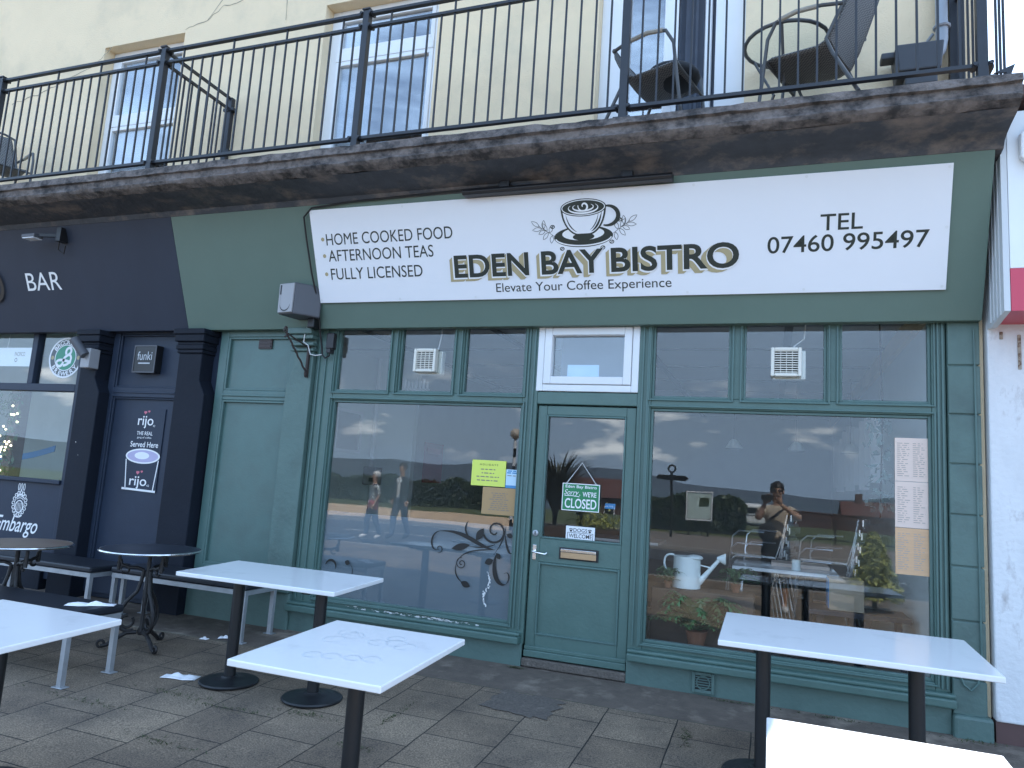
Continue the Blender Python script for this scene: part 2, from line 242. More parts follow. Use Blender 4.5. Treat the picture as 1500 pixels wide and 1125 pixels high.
# ------------------------------------------------------------------ mesh helpers
WL = {}
def wl(o): return WL.get(o.name, Vector((0, 0, 0))) if o else Vector((0, 0, 0))
def tag(o, label=None, cat=None, group=None, kind=None):
    if label: o['label'] = label
    if cat: o['category'] = cat
    if group: o['group'] = group
    if kind: o['kind'] = kind
    return o
def thing(name, label, cat, loc=(0, 0, 0), group=None):
    o = bpy.data.objects.new(name, None); o.empty_display_size = .1; C.objects.link(o); o.location = loc; WL[o.name] = Vector(loc)
    return tag(o, label, cat, group)
class MB:
    def __init__(s): s.v = []; s.f = []; s.sm = False
    def add(s, vs, fs):
        b = len(s.v); s.v += [tuple(v) for v in vs]; s.f += [tuple(i+b for i in f) for f in fs]; return s
    def box(s, x0, x1, y0, y1, z0, z1):
        if x0 > x1: x0, x1 = x1, x0
        if y0 > y1: y0, y1 = y1, y0
        if z0 > z1: z0, z1 = z1, z0
        return s.add([(x0, y0, z0), (x1, y0, z0), (x1, y1, z0), (x0, y1, z0), (x0, y0, z1), (x1, y0, z1), (x1, y1, z1), (x0, y1, z1)],
                     [(3, 2, 1, 0), (4, 5, 6, 7), (0, 1, 5, 4), (1, 2, 6, 5), (2, 3, 7, 6), (3, 0, 4, 7)])
    def quad(s, a, b, c, d): return s.add([a, b, c, d], [(0, 1, 2, 3)])
    def prism(s, poly, fn, w0, w1):          # polygon (u,v) extruded from w0 to w1 through fn(u,v,w)
        n = len(poly); vs = [fn(u, v, w0) for u, v in poly]+[fn(u, v, w1) for u, v in poly]
        return s.add(vs, [tuple(range(n-1, -1, -1)), tuple(range(n, 2*n))]+[(i, (i+1) % n, n+(i+1) % n, n+i) for i in range(n)])
    def tube(s, pts, r, n=8, closed=False):
        P = [Vector(p) for p in pts]; k = len(P); rr = r if isinstance(r, (list, tuple)) else [r]*k
        t0 = (P[1]-P[0]).normalized(); up = Vector((0, 0, 1)) if abs(t0.z) < .9 else Vector((1, 0, 0)); a = t0.cross(up).normalized()
        vs = []
        for i in range(k):
            if closed: t = (P[(i+1) % k]-P[i-1]).normalized()
            else: t = (P[min(i+1, k-1)]-P[max(i-1, 0)]).normalized()
            a = (a-t*a.dot(t)); a = a.normalized() if a.length > 1e-6 else t.orthogonal().normalized(); b = t.cross(a)
            for j in range(n):
                q = 2*math.pi*j/n; vs.append(P[i]+(a*math.cos(q)+b*math.sin(q))*rr[i])
        fs = []
        for i in range(k if closed else k-1):
            i2 = (i+1) % k
            for j in range(n): fs.append((i*n+j, i*n+(j+1) % n, i2*n+(j+1) % n, i2*n+j))
        if not closed: fs += [tuple(range(n-1, -1, -1)), tuple((k-1)*n+j for j in range(n))]
        s.sm = True
        return s.add(vs, fs)
    def bar(s, a, b, w, d=None):             # square bar between two points
        d = d or w; a = Vector(a); b = Vector(b); t = (b-a).normalized(); up = Vector((0, 0, 1)) if abs(t.z) < .9 else Vector((0, 1, 0))
        x = t.cross(up).normalized()*w/2; y = x.cross(t).normalized()*d/2
        vs = [p+i*x+j*y for p in (a, b) for i, j in ((-1, -1), (1, -1), (1, 1), (-1, 1))]
        return s.add(vs, [(3, 2, 1, 0), (4, 5, 6, 7), (0, 1, 5, 4), (1, 2, 6, 5), (2, 3, 7, 6), (3, 0, 4, 7)])
    def lathe(s, prof, c=(0, 0, 0), n=24, axis='z'):
        vs = []
        for r, z in prof:
            for j in range(n):
                q = 2*math.pi*j/n; x, y = r*math.cos(q), r*math.sin(q)
                vs.append((c[0]+x, c[1]+y, c[2]+z) if axis == 'z' else (c[0]+x, c[1]-z, c[2]+y) if axis == 'y' else (c[0]+z, c[1]+x, c[2]+y))
        k = len(prof); fs = [(i*n+j, i*n+(j+1) % n, (i+1)*n+(j+1) % n, (i+1)*n+j) for i in range(k-1) for j in range(n)]
        fs += [tuple(range(n-1, -1, -1)), tuple((k-1)*n+j for j in range(n))]; s.sm = True
        return s.add(vs, fs)
    def ball(s, c, r, n=12, sc=(1, 1, 1)):
        return s.lathe([(max(1e-4, r*math.sin(math.pi*i/n))*1.0, -r*math.cos(math.pi*i/n)) for i in range(n+1)], c, n+4) if sc == (1, 1, 1) else \
            s.add(*ell(c, [r*q for q in sc], n))
    def build(s, name, m, parent=None, bevel=0, smooth=None, loc=None):
        me = bpy.data.meshes.new(name); off = wl(parent)
        top = parent is None
        if top:
            xs = [v[0] for v in s.v]; ys = [v[1] for v in s.v]; zs = [v[2] for v in s.v]
            off = Vector(((min(xs)+max(xs))/2, (min(ys)+max(ys))/2, min(zs))) if loc is None else Vector(loc)
        me.from_pydata([(v[0]-off[0], v[1]-off[1], v[2]-off[2]) for v in s.v], [], s.f); me.update()
        bm = bmesh.new(); bm.from_mesh(me); bmesh.ops.recalc_face_normals(bm, faces=bm.faces); bm.to_mesh(me); bm.free()
        o = bpy.data.objects.new(name, me); C.objects.link(o); me.materials.append(M[m] if isinstance(m, str) else m)
        if top: o.location = off
        else: o.parent = parent
        WL[o.name] = off.copy()
        if smooth if smooth is not None else s.sm:
            me.polygons.foreach_set('use_smooth', [True]*len(me.polygons)); me.set_sharp_from_angle(angle=R(40))
        if bevel:
            b = o.modifiers.new('bevel', 'BEVEL'); b.width = bevel; b.segments = 2; b.limit_method = 'ANGLE'; b.angle_limit = R(40)
        return o
def ell(c, r, n=12):
    vs = []; fs = []; k = n+4
    for i in range(n+1):
        th = math.pi*i/n
        for j in range(k):
            q = 2*math.pi*j/k; vs.append((c[0]+r[0]*max(.001, math.sin(th))*math.cos(q), c[1]+r[1]*max(.001, math.sin(th))*math.sin(q), c[2]-r[2]*math.cos(th)))
    for i in range(n):
        for j in range(k): fs.append((i*k+j, i*k+(j+1) % k, (i+1)*k+(j+1) % k, (i+1)*k+j))
    return vs, fs
_tx = {}
def text2d(body, bold=0, shear=0):
    k = (body, bold, shear)
    if k not in _tx:
        cu = bpy.data.curves.new('t', 'FONT'); cu.body = body; cu.size = 1; cu.offset = bold; cu.shear = shear; cu.resolution_u = 5
        ob = bpy.data.objects.new('t', cu); C.objects.link(ob); dg = bpy.context.evaluated_depsgraph_get(); dg.update()
        me = bpy.data.meshes.new_from_object(ob.evaluated_get(dg))
        _tx[k] = ([(v.co.x, v.co.y) for v in me.vertices], [tuple(p.vertices) for p in me.polygons])
        bpy.data.objects.remove(ob); bpy.data.curves.remove(cu); bpy.data.meshes.remove(me)
    return _tx[k]
def text(mb, body, x0, x1, base, cap, fn, off, bold=0, shear=0, rot=0, depth=0):
    vs, fs = text2d(body, bold, shear); xs = [v[0] for v in vs]; a, b = min(xs), max(xs)
    hy = max(v[1] for v in text2d('H', bold, 0)[0]); kx = (x1-x0)/(b-a); ky = cap/hy
    P = [(x0+(v[0]-a)*kx, base+v[1]*ky) for v in vs]
    mb.add([fn(u, v, off) for u, v in P], fs)
def ribbon(mb, pts, wd, fn, off):
    n = len(pts); wd = wd if isinstance(wd, (list, tuple)) else [wd]*n; vs = []
    for i in range(n):
        a = Vector(pts[max(i-1, 0)]); b = Vector(pts[min(i+1, n-1)]); t = (b-a); t = t.normalized() if t.length > 1e-9 else Vector((1, 0)); nn = Vector((-t.y, t.x))*wd[i]/2
        p = Vector(pts[i]); vs += [fn(p.x+nn.x, p.y+nn.y, off), fn(p.x-nn.x, p.y-nn.y, off)]
    mb.add(vs, [(2*i, 2*i+1, 2*i+3, 2*i+2) for i in range(n-1)])
def disc(mb, cx, cy, rx, ry, fn, off, n=28, a0=0, a1=2*math.pi):
    mb.add([fn(cx+rx*math.cos(a0+(a1-a0)*i/n), cy+ry*math.sin(a0+(a1-a0)*i/n), off) for i in range(n if abs(a1-a0-2*math.pi) < 1e-6 else n+1)], [tuple(range(n if abs(a1-a0-2*math.pi) < 1e-6 else n+1))])
def arc(cx, cy, rx, ry, a0, a1, n=20): return [(cx+rx*math.cos(R(a0+(a1-a0)*i/n)), cy+ry*math.sin(R(a0+(a1-a0)*i/n))) for i in range(n+1)]
def spiral(cx, cy, r0, r1, a0, turns, n=30): return [(cx+(r0+(r1-r0)*i/n)*math.cos(R(a0+360*turns*i/n)), cy+(r0+(r1-r0)*i/n)*math.sin(R(a0+360*turns*i/n))) for i in range(n+1)]
def bez(a, b, c, d, n=14):
    o = []
    for i in range(n+1):
        t = i/n; q = 1-t; o.append(tuple(q**3*a[k]+3*q*q*t*b[k]+3*q*t*t*c[k]+t**3*d[k] for k in range(len(a))))
    return o
def leafp(mb, x, y, ang, ln, wd, fn, off, w=None):   # pointed leaf shape, filled, or outlined when w
    P = []
    for i in range(9): t = i/8; P.append((t*ln, wd*math.sin(math.pi*t)))
    for i in range(7, 0, -1): t = i/8; P.append((t*ln, -wd*math.sin(math.pi*t)))
    ca, sa = math.cos(R(ang)), math.sin(R(ang)); Q = [(x+u*ca-v*sa, y+u*sa+v*ca) for u, v in P]
    if w: ribbon(mb, Q+[Q[0], Q[1]], w, fn, off)
    else: mb.add([fn(u, v, off) for u, v in Q], [tuple(range(len(Q)))])
def wall_holes(mb, x0, x1, z0, z1, y0, y1, holes):   # wall in XZ with rectangular openings and their reveals
    xs = sorted({x0, x1, *[h[0] for h in holes], *[h[1] for h in holes]}); zs = sorted({z0, z1, *[h[2] for h in holes], *[h[3] for h in holes]})
    for i in range(len(xs)-1):
        for j in range(len(zs)-1):
            a, b, c, d = xs[i], xs[i+1], zs[j], zs[j+1]; mx, mz = (a+b)/2, (c+d)/2
            if any(h[0] < mx < h[1] and h[2] < mz < h[3] for h in holes): continue
            mb.quad((a, y0, c), (b, y0, c), (b, y0, d), (a, y0, d)); mb.quad((b, y1, c), (a, y1, c), (a, y1, d), (b, y1, d))
    for a, b, c, d in list(holes)+[(x0, x1, z0, z1)]:
        mb.quad((a, y0, c), (a, y1, c), (b, y1, c), (b, y0, c)); mb.quad((a, y0, d), (b, y0, d), (b, y1, d), (a, y1, d))
        mb.quad((a, y0, c), (a, y0, d), (a, y1, d), (a, y1, c)); mb.quad((b, y0, c), (b, y1, c), (b, y1, d), (b, y0, d))
def frame(mb, x0, x1, z0, z1, wd, y0, y1):            # four mitre-free bars round an opening (outer size given)
    mb.box(x0, x0+wd, y0, y1, z0, z1); mb.box(x1-wd, x1, y0, y1, z0, z1); mb.box(x0+wd, x1-wd, y0, y1, z0, z0+wd); mb.box(x0+wd, x1-wd, y0, y1, z1-wd, z1)
def P0(y): return lambda u, v, o: (u, y-o, v)          # drawing plane facing the street
FP0 = (-.10, 2.65); FD = (-.36373, .93150); FN = (-.93150, -.36373)
def FAS(u, s, o): return (u, FP0[0]+s*FD[0]+o*FN[0], FP0[1]+s*FD[1]+o*FN[1])   # the canted fascia: along, up the slope, off it
def gz(y): return max(.04*y, -.24) if y < 0 else 0.0   # pavement falls gently to the road

# ------------------------------------------------------------------ ground, road, sea
def sheet(name, x0, x1, ys, m, dz=0, kind='structure'):
    mb = MB()
    for a, b in zip(ys[:-1], ys[1:]): mb.quad((x0, a, gz(a)+dz), (x1, a, gz(a)+dz), (x1, b, gz(b)+dz), (x0, b, gz(b)+dz))
    return tag(mb.build(name, m, smooth=False, loc=(0, 0, 0)), kind=kind)
sheet('pavement', -60, 60, [-9, -6, -.62], 'paving')
sheet('pavement_edge', -60, 60, [-.62, .3], 'tarstrip', .003)
mb = MB(); mb.box(-60, 60, -9.15, -9, -.5, -.236); tag(mb.build('kerb', 'kerb', bevel=.01), kind='structure')
mb = MB(); mb.quad((-120, -17.5, -.36), (120, -17.5, -.36), (120, -9.1, -.36), (-120, -9.1, -.36)); tag(mb.build('road', 'asphalt', smooth=False), kind='structure')
mb = MB()
for i in range(-12, 12): mb.quad((i*6, -13.5, -.356), (i*6+3, -13.5, -.356), (i*6+3, -13.38, -.356), (i*6, -13.38, -.356))
mb.quad((-90, -17.1, -.356), (90, -17.1, -.356), (90, -17.0, -.356), (-90, -17.0, -.356)); mb.quad((-90, -9.5, -.356), (90, -9.5, -.356), (90, -9.42, -.356), (-90, -9.42, -.356))
tag(mb.build('road_markings', 'linepaint', smooth=False), kind='structure')
mb = MB(); mb.box(-120, 120, -17.65, -17.5, -.5, -.24); tag(mb.build('far_kerb', 'kerb', bevel=.01), kind='structure')
mb = MB(); mb.quad((-120, -25, -.24), (-9.5, -25, -.24), (-8.2, -17.65, -.24), (-120, -17.65, -.24)); tag(mb.build('promenade', 'promenade', smooth=False), kind='structure')
mb = MB(); mb.quad((-9.5, -25, -.241), (120, -25, -.241), (120, -17.65, -.241), (-8.2, -17.65, -.241)); tag(mb.build('far_pavement', 'farpath', smooth=False), kind='structure')
mb = MB(); mb.quad((-120, -40, -.25), (120, -40, -.25), (120, -25, -.25), (-120, -25, -.25)); tag(mb.build('lawn', 'lawn', smooth=False), kind='structure')
mb = MB(); mb.quad((-3000, -90, -3), (3000, -90, -3), (3000, 400, -.52), (-3000, 400, -.52)); tag(mb.build('ground', 'landm', smooth=False), kind='structure')
mb = MB(); mb.quad((-8000, -7000, -4), (8000, -7000, -4), (8000, -85, -4), (-8000, -85, -4)); tag(mb.build('sea', 'sea', smooth=False), kind='structure')
mb = MB(); n_ = 90; hv = []
for i in range(n_+1):
    x = -6000+12000*i/n_; h = 60+34*math.sin(i*.21+.6)+16*math.sin(i*.53)+8*math.sin(i*1.3)
    for (dy, k) in ((0, 0), (-150, .45), (-350, .8), (-600, 1), (-1100, .7), (-1700, 0)): hv.append((x, -3000+dy, -5+h*k+(rnd.random()-.5)*5*k))
mb.add(hv, [(i*6+j, (i+1)*6+j, (i+1)*6+j+1, i*6+j+1) for i in range(n_) for j in range(5)])
tag(mb.build('hills', 'hill', smooth=True), kind='structure')

# ------------------------------------------------------------------ terraced building
BL = -13.0; BR = 1.33
bld = thing('terraced_building', 'cream rendered building above the shopfronts with white framed upper windows', 'building', (-4, 0, 0))
mb = MB(); W1 = (-7.20, -6.04, 4.3, 5.98); W2 = (-4.24, -2.98, 4.3, 5.98); W3 = (-1.44, -.24, 3.98, 6.2)
W0 = (-10.4, -9.2, 4.3, 5.98)
wall_holes(mb, BL, BR, 2.76, 9.0, 0, .30, [W0, W1, W2, W3]); mb.build('wall', 'cream', bld, smooth=False)
mb = MB(); mb.box(1.115, BR, .02, 10, .0, 2.76); mb.box(BR-.3, BR, .3, 10, 2.76, 9); mb.box(BL, BL+.3, .3, 10, 0, 9); mb.box(BL, BR, 10, 10.3, 0, 9); mb.build('side_wall', 'cream', bld)
mb = MB(); mb.box(BL-.1, BR+.05, -.25, 10.4, 9.0, 9.25); mb.build('roof', 'roof', bld)
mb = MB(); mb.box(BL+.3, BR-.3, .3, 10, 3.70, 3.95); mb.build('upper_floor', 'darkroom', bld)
# cracks in the render
mb = MB(); q = P0(0)
for pts in ([(-8.6, 5.47), (-8.1, 5.55), (-7.75, 5.66), (-7.3, 5.80), (-7.1, 5.97)], [(-6.04, 6.02), (-5.75, 6.08), (-5.55, 6.2), (-5.3, 6.23)], [(-5.75, 6.08), (-5.4, 6.5), (-5.3, 6.7)], [(-4.72, 6.8), (-4.74, 6.3), (-4.72, 5.9)]):
    P = []
    for a, b in zip(pts[:-1], pts[1:]):
        for i in range(6): P.append((a[0]+(b[0]-a[0])*i/6, a[1]+(b[1]-a[1])*i/6+(rnd.random()-.5)*.03))
    ribbon(mb, P+[pts[-1]], [.004+.008*rnd.random() for _ in range(len(P)+1)], q, .002)
mb.build('crack', mat('crack_shadow', (.33, .28, .2), .9, .2, 20), bld)
# balcony slab: edge moulding above, cove under it
mb = MB(); prof = [(0, 3.98), (-.86, 3.945), (-.905, 3.935), (-.91, 3.885), (-.885, 3.878), (-.880, 3.83), (-.895, 3.815), (-.88, 3.79), (-.82, 3.765)]
prof2 = [(-.82, 3.765), (-.74, 3.752), (-.66, 3.74), (-.58, 3.722), (-.53, 3.70), (-.50, 3.66), (-.3, 3.62), (0, 3.62)]
def slabstrip(pr, name, m):
    mb = MB(); nx = 150; vs = []; rr = random.Random(3)
    for i in range(nx+1):
        x = BL+(BR+.012-BL)*i/nx; br = .028 if x < -1.62 else 0.0
        for k, (y, z) in enumerate(pr):
            e = 1 if y < -.55 else 0
            vs.append((x, y-br*e*(1 if z > 3.78 else .4)+e*(rr.random()-.5)*.010, z+e*(rr.random()-.5)*.008-(.012 if br and e and z < 3.9 else 0)))
    k = len(pr); mb.add(vs, [(i*k+j, (i+1)*k+j, (i+1)*k+j+1, i*k+j+1) for i in range(nx) for j in range(k-1)])
    full = prof+prof2[1:]
    if name == 'balcony_slab':
        mb.add([(BR+.012, y, z) for y, z in full], [tuple(range(len(full)))])
    return mb.build(name, m, bld, smooth=True)
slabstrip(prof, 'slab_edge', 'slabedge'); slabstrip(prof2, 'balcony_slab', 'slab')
# upper windows
def upwin(h, tz, tilt=.62):
    x0, x1, z0, z1 = h; fo = MB(); frame(fo, x0, x1, z0-.3, z1, .09, .13, .20); fo.box(x0+.09, x1-.09, .115, .195, tz, tz+.10); frame(fo, x0+.09, x1-.09, tz+.10, z1-.09, .045, .12, .185); frame(fo, x0+.09, x1-.09, z0-.2, tz, .045, .12, .185)
    wf = fo.build('window', 'upvc', bld, bevel=.006)
    MB().box(x0+.13, x1-.13, .15, .158, z0-.2, tz-.04).build('pane', 'glassup', wf); MB().box(x0+.13, x1-.13, .15, .158, tz+.14, z1-.13).build('pane', 'glassup', wf)
    c = MB(); n = 40
    vs = []
    for i in range(n+1):
        x = x0+.1+(x1-x0-.2)*tilt*i/n; y = .225+.018*math.sin(i*1.7)
        vs += [(x, y, z0-.25), (x, y, z1-.05)]
    c.add(vs, [(2*i, 2*i+2, 2*i+3, 2*i+1) for i in range(n)]); c.build('curtain', 'curtain', wf, smooth=True)
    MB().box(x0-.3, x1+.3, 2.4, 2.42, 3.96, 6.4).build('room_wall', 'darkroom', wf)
upwin(W0, 5.28); upwin(W1, 5.06); upwin(W2, 5.42, .35)
mb = MB(); x0, x1 = W3[0], W3[1]; mb.box(x0, x0+.20, .12, .20, 3.96, 6.2); mb.box(x1-.24, x1, .12, .20, 3.96, 6.2); mb.box(x0+.2, x1-.24, .12, .2, 6.1, 6.2)
bd = mb.build('balcony_door', 'upvc', bld, bevel=.006)
mb = MB(); frame(mb, x0+.2, x0+.66, 4.0, 6.1, .06, .11, .17); mb.box(x0+.545, x0+.66, .105, .175, 4.0, 6.1); mb.build('door_leaf', 'upvc', bd, bevel=.005)
MB().box(x0+.25, x0+.56, .135, .143, 4.05, 6.05).build('pane', 'glassup', bd)
mb = MB(); mb.bar((x0+.605, .06, 4.55), (x0+.605, .06, 4.70), .018); mb.box(x0+.59, x0+.62, .09, .106, 4.48, 4.74); mb.build('handle', 'upvcdirty', bd)
mb = MB(); mb.box(x0+.72, x0+.78, .35, .95, 4.0, 6.1); mb.build('open_leaf', 'upvc', bd)
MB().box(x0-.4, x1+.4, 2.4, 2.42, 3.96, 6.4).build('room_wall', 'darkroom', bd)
mb = MB(); mb.add([(x0+.55+.5*i/24, .32+.02*math.sin(i*1.5), z) for i in range(25) for z in (3.97, 6.15)], [(2*i, 2*i+2, 2*i+3, 2*i+1) for i in range(24)]); o = mb.build('opening_shade_sheet', mat('painted_opening_grey', (.13, .15, .19), .9, .15, 6), bd, smooth=True)  # added sheet, its grey standing in for the dim room in the doorway
mb = MB(); mb.tube([(x0+.9, .16, 4.0), (x0+.9, .16, 6.1)], .03); mb.build('door_post', 'upvc', bd)

# interior of the café
RX0, RX1, RY1 = -5.05, 1.08, 9.2
mb = MB(); mb.box(RX0-.1, RX0, .1, 3.0, 0, 2.92); mb.box(RX0-.1, -4.45, 3.0, 3.1, 0, 2.92); mb.box(RX1, RX1+.03, .1, RY1, 0, 2.92); mb.build('interior_wall', 'room', bld)
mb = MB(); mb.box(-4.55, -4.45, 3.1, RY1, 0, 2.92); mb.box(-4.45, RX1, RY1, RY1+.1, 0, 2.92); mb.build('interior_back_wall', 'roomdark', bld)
mb = MB(); mb.box(RX0-.1, RX1+.03, .1, RY1+.1, 2.92, 3.0); mb.build('interior_ceiling', 'ceil', bld)
mb = MB()
for y in (1.1, 2.2, 3.3, 4.4, 5.5, 6.6): mb.box(RX0, RX1, y, y+.05, 2.905, 2.921)
for x in (-4.2, -2.7, -1.3, .1): mb.box(x, x+.07, .12, RY1, 2.898, 2.921)
mb.build('ceiling_batten', 'beam', bld)
mb = MB(); mb.box(RX0-.1, RX1+.03, .1, RY1+.1, -.05, .05); mb.build('interior_floor', 'floorin', bld)
mb = MB(); mb.box(BL+.3, -5.2, 3.0, 3.1, 0, 2.95); mb.box(-5.3, -5.2, .12, 3.0, 0, 2.95); mb.box(BL+.3, -5.2, .12, 3.1, 2.95, 3.0); mb.box(BL+.3, -5.2, .12, 3.1, -.05, .03); mb.build('bar_interior', mat('bar_inside', (.42, .48, .44), .8, .25, 2), bld)

# ------------------------------------------------------------------ bistro shopfront
bis = thing('bistro_shopfront', 'green painted café shopfront with central glazed door and tall windows', 'shopfront', (-2, 0, 0))
mb = MB()
def fprism(x0, x1, mb, th=.03, s0=0, s1=1.127): mb.prism([(x0, s0), (x1, s0), (x1, s1), (x0, s1)], FAS, -th, 0)
fprism(-5.37, 1.30, mb); mb.box(-5.37, 1.30, -.095, .0, 2.655, 2.69); fb = mb.build('fascia', 'fascia', bis, bevel=.004)
mb = MB(); mb.prism([(.0, 2.69), (-.10, 2.69), (-.49, 3.66), (0, 3.66)], lambda u, v, w_: (w_, u, v), 1.262, 1.299); mb.build('fascia_end', 'fascia', bis)
# frame members
mb = MB(); Y0, Y1 = -.005, .095
mb.box(-3.93, -3.725, Y0, Y1, .24, 2.76); mb.box(-1.91, -1.785, Y0, Y1, .04, 2.76); mb.box(-.975, -.87, Y0, Y1, .04, 2.76); mb.box(1.02, 1.105, Y0, Y1, .24, 2.76)
mb.box(-3.725, -1.91, Y0+.003, Y1, 2.02, 2.10); mb.box(-.87, 1.02, Y0+.003, Y1, 2.02, 2.10); mb.box(-1.785, -.975, Y0+.003, Y1, 2.03, 2.13)
mb.box(-3.725, -1.91, Y0+.003, Y1, 2.70, 2.76); mb.box(-.87, 1.02, Y0+.003, Y1, 2.70, 2.76); mb.box(-1.785, -.975, Y0+.003, Y1, 2.72, 2.76)
for x0, x1 in ((-3.175, -3.085), (-2.555, -2.465), (-.29, -.2), (.365, .45)): mb.box(x0, x1, Y0+.006, Y1, 2.10, 2.70)
mb.box(-3.725, -1.91, Y0+.003, Y1, .24, .29); mb.box(-.87, 1.02, Y0+.003, Y1, .24, .29)
mb.build('window_frame', 'greenworn', bis, bevel=.006)
TR = [(-3.725, -3.175), (-3.085, -2.555), (-2.465, -1.91), (-.87, -.29), (-.2, .365), (.45, 1.02)]
mb = MB()
for a, b in TR: frame(mb, a, b, 2.10, 2.70, .018, .02, .07)
frame(mb, -3.725, -1.91, .29, 2.02, .02, .02, .07); frame(mb, -.87, 1.02, .29, 2.02, .02, .02, .07)
for x0, x1, z0, z1 in [(a, b, 2.10, 2.70) for a, b in TR]+[(-3.725, -1.91, .29, 2.02), (-.87, 1.02, .29, 2.02)]: frame(mb, x0-.022, x1+.022, z0-.022, z1+.022, .012, -.019, -.004)
for x in (-3.90, -3.83, -1.875, -1.83, -.945, -.905, 1.05, 1.078): mb.box(x, x+.014, -.020, -.004, .26, 2.72)
mb.build('glazing_bead', 'green', bis, bevel=.003)
for i, (a, b) in enumerate(TR): MB().box(a+.01, b-.01, .045, .051, 2.11, 2.69).build('transom_pane', 'glass', bis)
wl_ = MB().box(-3.715, -1.92, .045, .051, .30, 2.01).build('window_pane', 'glass', bis)
MB().box(-.86, 1.01, .045, .051, .30, 2.01).build('window_pane', 'glass', bis)
# uPVC fanlight
mb = MB(); frame(mb, -1.80, -.972, 2.135, 2.712, .055, -.012, .085); frame(mb, -1.742, -1.03, 2.193, 2.654, .062, -.022, .075); frame(mb, -1.69, -1.082, 2.245, 2.60, .012, -.008, .06)
fl = mb.build('fanlight', 'upvcdirty', bis, bevel=.006); MB().box(-1.69, -1.085, .03, .036, 2.245, 2.60).build('pane', 'fanglass', fl)
MB().box(-1.56, -1.30, .05, .052, 2.262, 2.36).build('note', 'paperpale', fl); MB().box(-1.75, -1.02, .5, .51, 2.13, 2.72).build('blind', 'darkroom', fl)
# door
mb = MB(); mb.box(-1.775, -1.70, .02, .07, .065, 2.02); mb.box(-1.055, -.98, .02, .07, .065, 2.02); mb.box(-1.70, -1.055, .02, .07, 1.945, 2.02)
mb.box(-1.70, -1.055, .02, .07, .785, .97); mb.box(-1.70, -1.055, .02, .07, .065, .235); mb.box(-1.70, -1.055, .033, .06, .235, .785)
mb.box(-1.775, -.98, -.01, .02, .07, .12); mb.box(-1.775, -.98, .0, .02, .12, .15)
dr = mb.build('door', 'greenworn', bis, bevel=.006)
mb = MB(); frame(mb, -1.70, -1.055, .97, 1.945, .014, .014, .06); frame(mb, -1.70, -1.055, .235, .785, .016, .012, .04); mb.build('door_bead', 'green', dr, bevel=.004)
MB().box(-1.69, -1.065, .045, .051, .98, 1.935).build('door_pane', 'glass', dr)
mb = MB(); mb.box(-1.535, -1.225, .006, .021, .825, .915); lb = mb.build('letterbox', 'blackplastic', dr, bevel=.004)
mb = MB(); mb.box(-1.52, -1.24, .0, .008, .835, .880); mb.build('flap', 'brass', lb, bevel=.002); mb = MB(); mb.box(-1.52, -1.24, -.008, .006, .882, .905); mb.build('lip', 'chrome', lb, bevel=.003)
mb = MB(); mb.lathe([(.024, 0), (.024, .012), (.018, .016)], (-1.738, .021, 1.005), 16, 'y'); lk = mb.build('lock', 'galv', dr); MB().box(-1.742, -1.734, .001, .006, .995, 1.02).build('keyhole', 'black', lk)
mb = MB(); mb.box(-1.752, -1.722, .008, .021, .80, .915); h_ = mb.build('handle_plate', 'alu', dr, bevel=.003); mb = MB(); mb.tube([(-1.737, .01, .865), (-1.737, -.035, .865), (-1.72, -.045, .862), (-1.63, -.045, .855), (-1.625, -.035, .862)], .008); mb.build('lever', 'alu', h_)
MB().box(-1.78, -.975, -.03, .09, .0, .06).build('threshold', 'patch', bis, bevel=.008)
mb = MB(); mb.box(-1.78, -.975, .1, .13, 0, .06); mb.build('door_rebate', 'blackplastic', bis)
# stall risers, sills
mb = MB(); mb.box(-3.93, -1.785, -.025, .1, -.02, .16); mb.box(-.975, 1.105, -.025, .1, -.02, .16); mb.build('stall_riser', 'greenblock', bis, bevel=.006)
mb = MB(); mb.box(-3.95, -1.80, -.085, .1, .16, .215); mb.box(-3.95, -1.80, -.06, .1, .215, .242); mb.build('sill', 'greenworn', bis, bevel=.01)
mb = MB(); mb.box(-.965, 1.125, -.085, .1, .16, .215); mb.box(-.965, 1.125, -.06, .1, .215, .242); mb.build('sill', 'greenworn', bis, bevel=.01)
# flaking white paint along the window foot
mb = MB(); rr = random.Random(5)
for i in range(110):
    x = rr.choice((-2.75, -2.6, -2.45, -2.35, -2.9, -3.3))+rr.gauss(0, .09); z = .243+abs(rr.gauss(0, .012)); a = .002+.010*rr.random()**2
    P = [(x+a*(.6+rr.random())*math.cos(q_)*1.8, z+a*.5*(.5+rr.random())*math.sin(q_)) for q_ in [k*1.05 for k in range(6)]]
    mb.add([(u, -.006-.0003*(i % 5), max(v, .2425)) for u, v in P], [tuple(range(6))])
mb.build('flaked_paint', 'scratch', bis)
# pier of painted blocks
mb = MB(); zz = [0, .34, .70, 1.04, 1.37, 1.70, 2.03, 2.36, 2.66]
for a, b in zip(zz[:-1], zz[1:]): mb.box(1.112, 1.30, -.03-.004*rnd.random(), .08, a+.004, b-.004)
mb.box(1.11, 1.29, -.02, .07, 0, 2.66); pr_ = mb.build('pier', 'greenblock', bis, bevel=.007)
mb = MB(); mb.box(1.105, 1.325, -.075, .1, -.05, .13); mb.build('pier_plinth', 'greenblock', bis, bevel=.02)
mb = MB(); mb.tube([(1.265, -.044, 2.6), (1.267, -.044, 1.5), (1.27, -.044, .5), (1.25, -.046, .33), (1.21, -.046, .28), (1.17, -.046, .31), (1.15, -.046, .36)], .006, 6); mb.build('cable', 'green', bis)
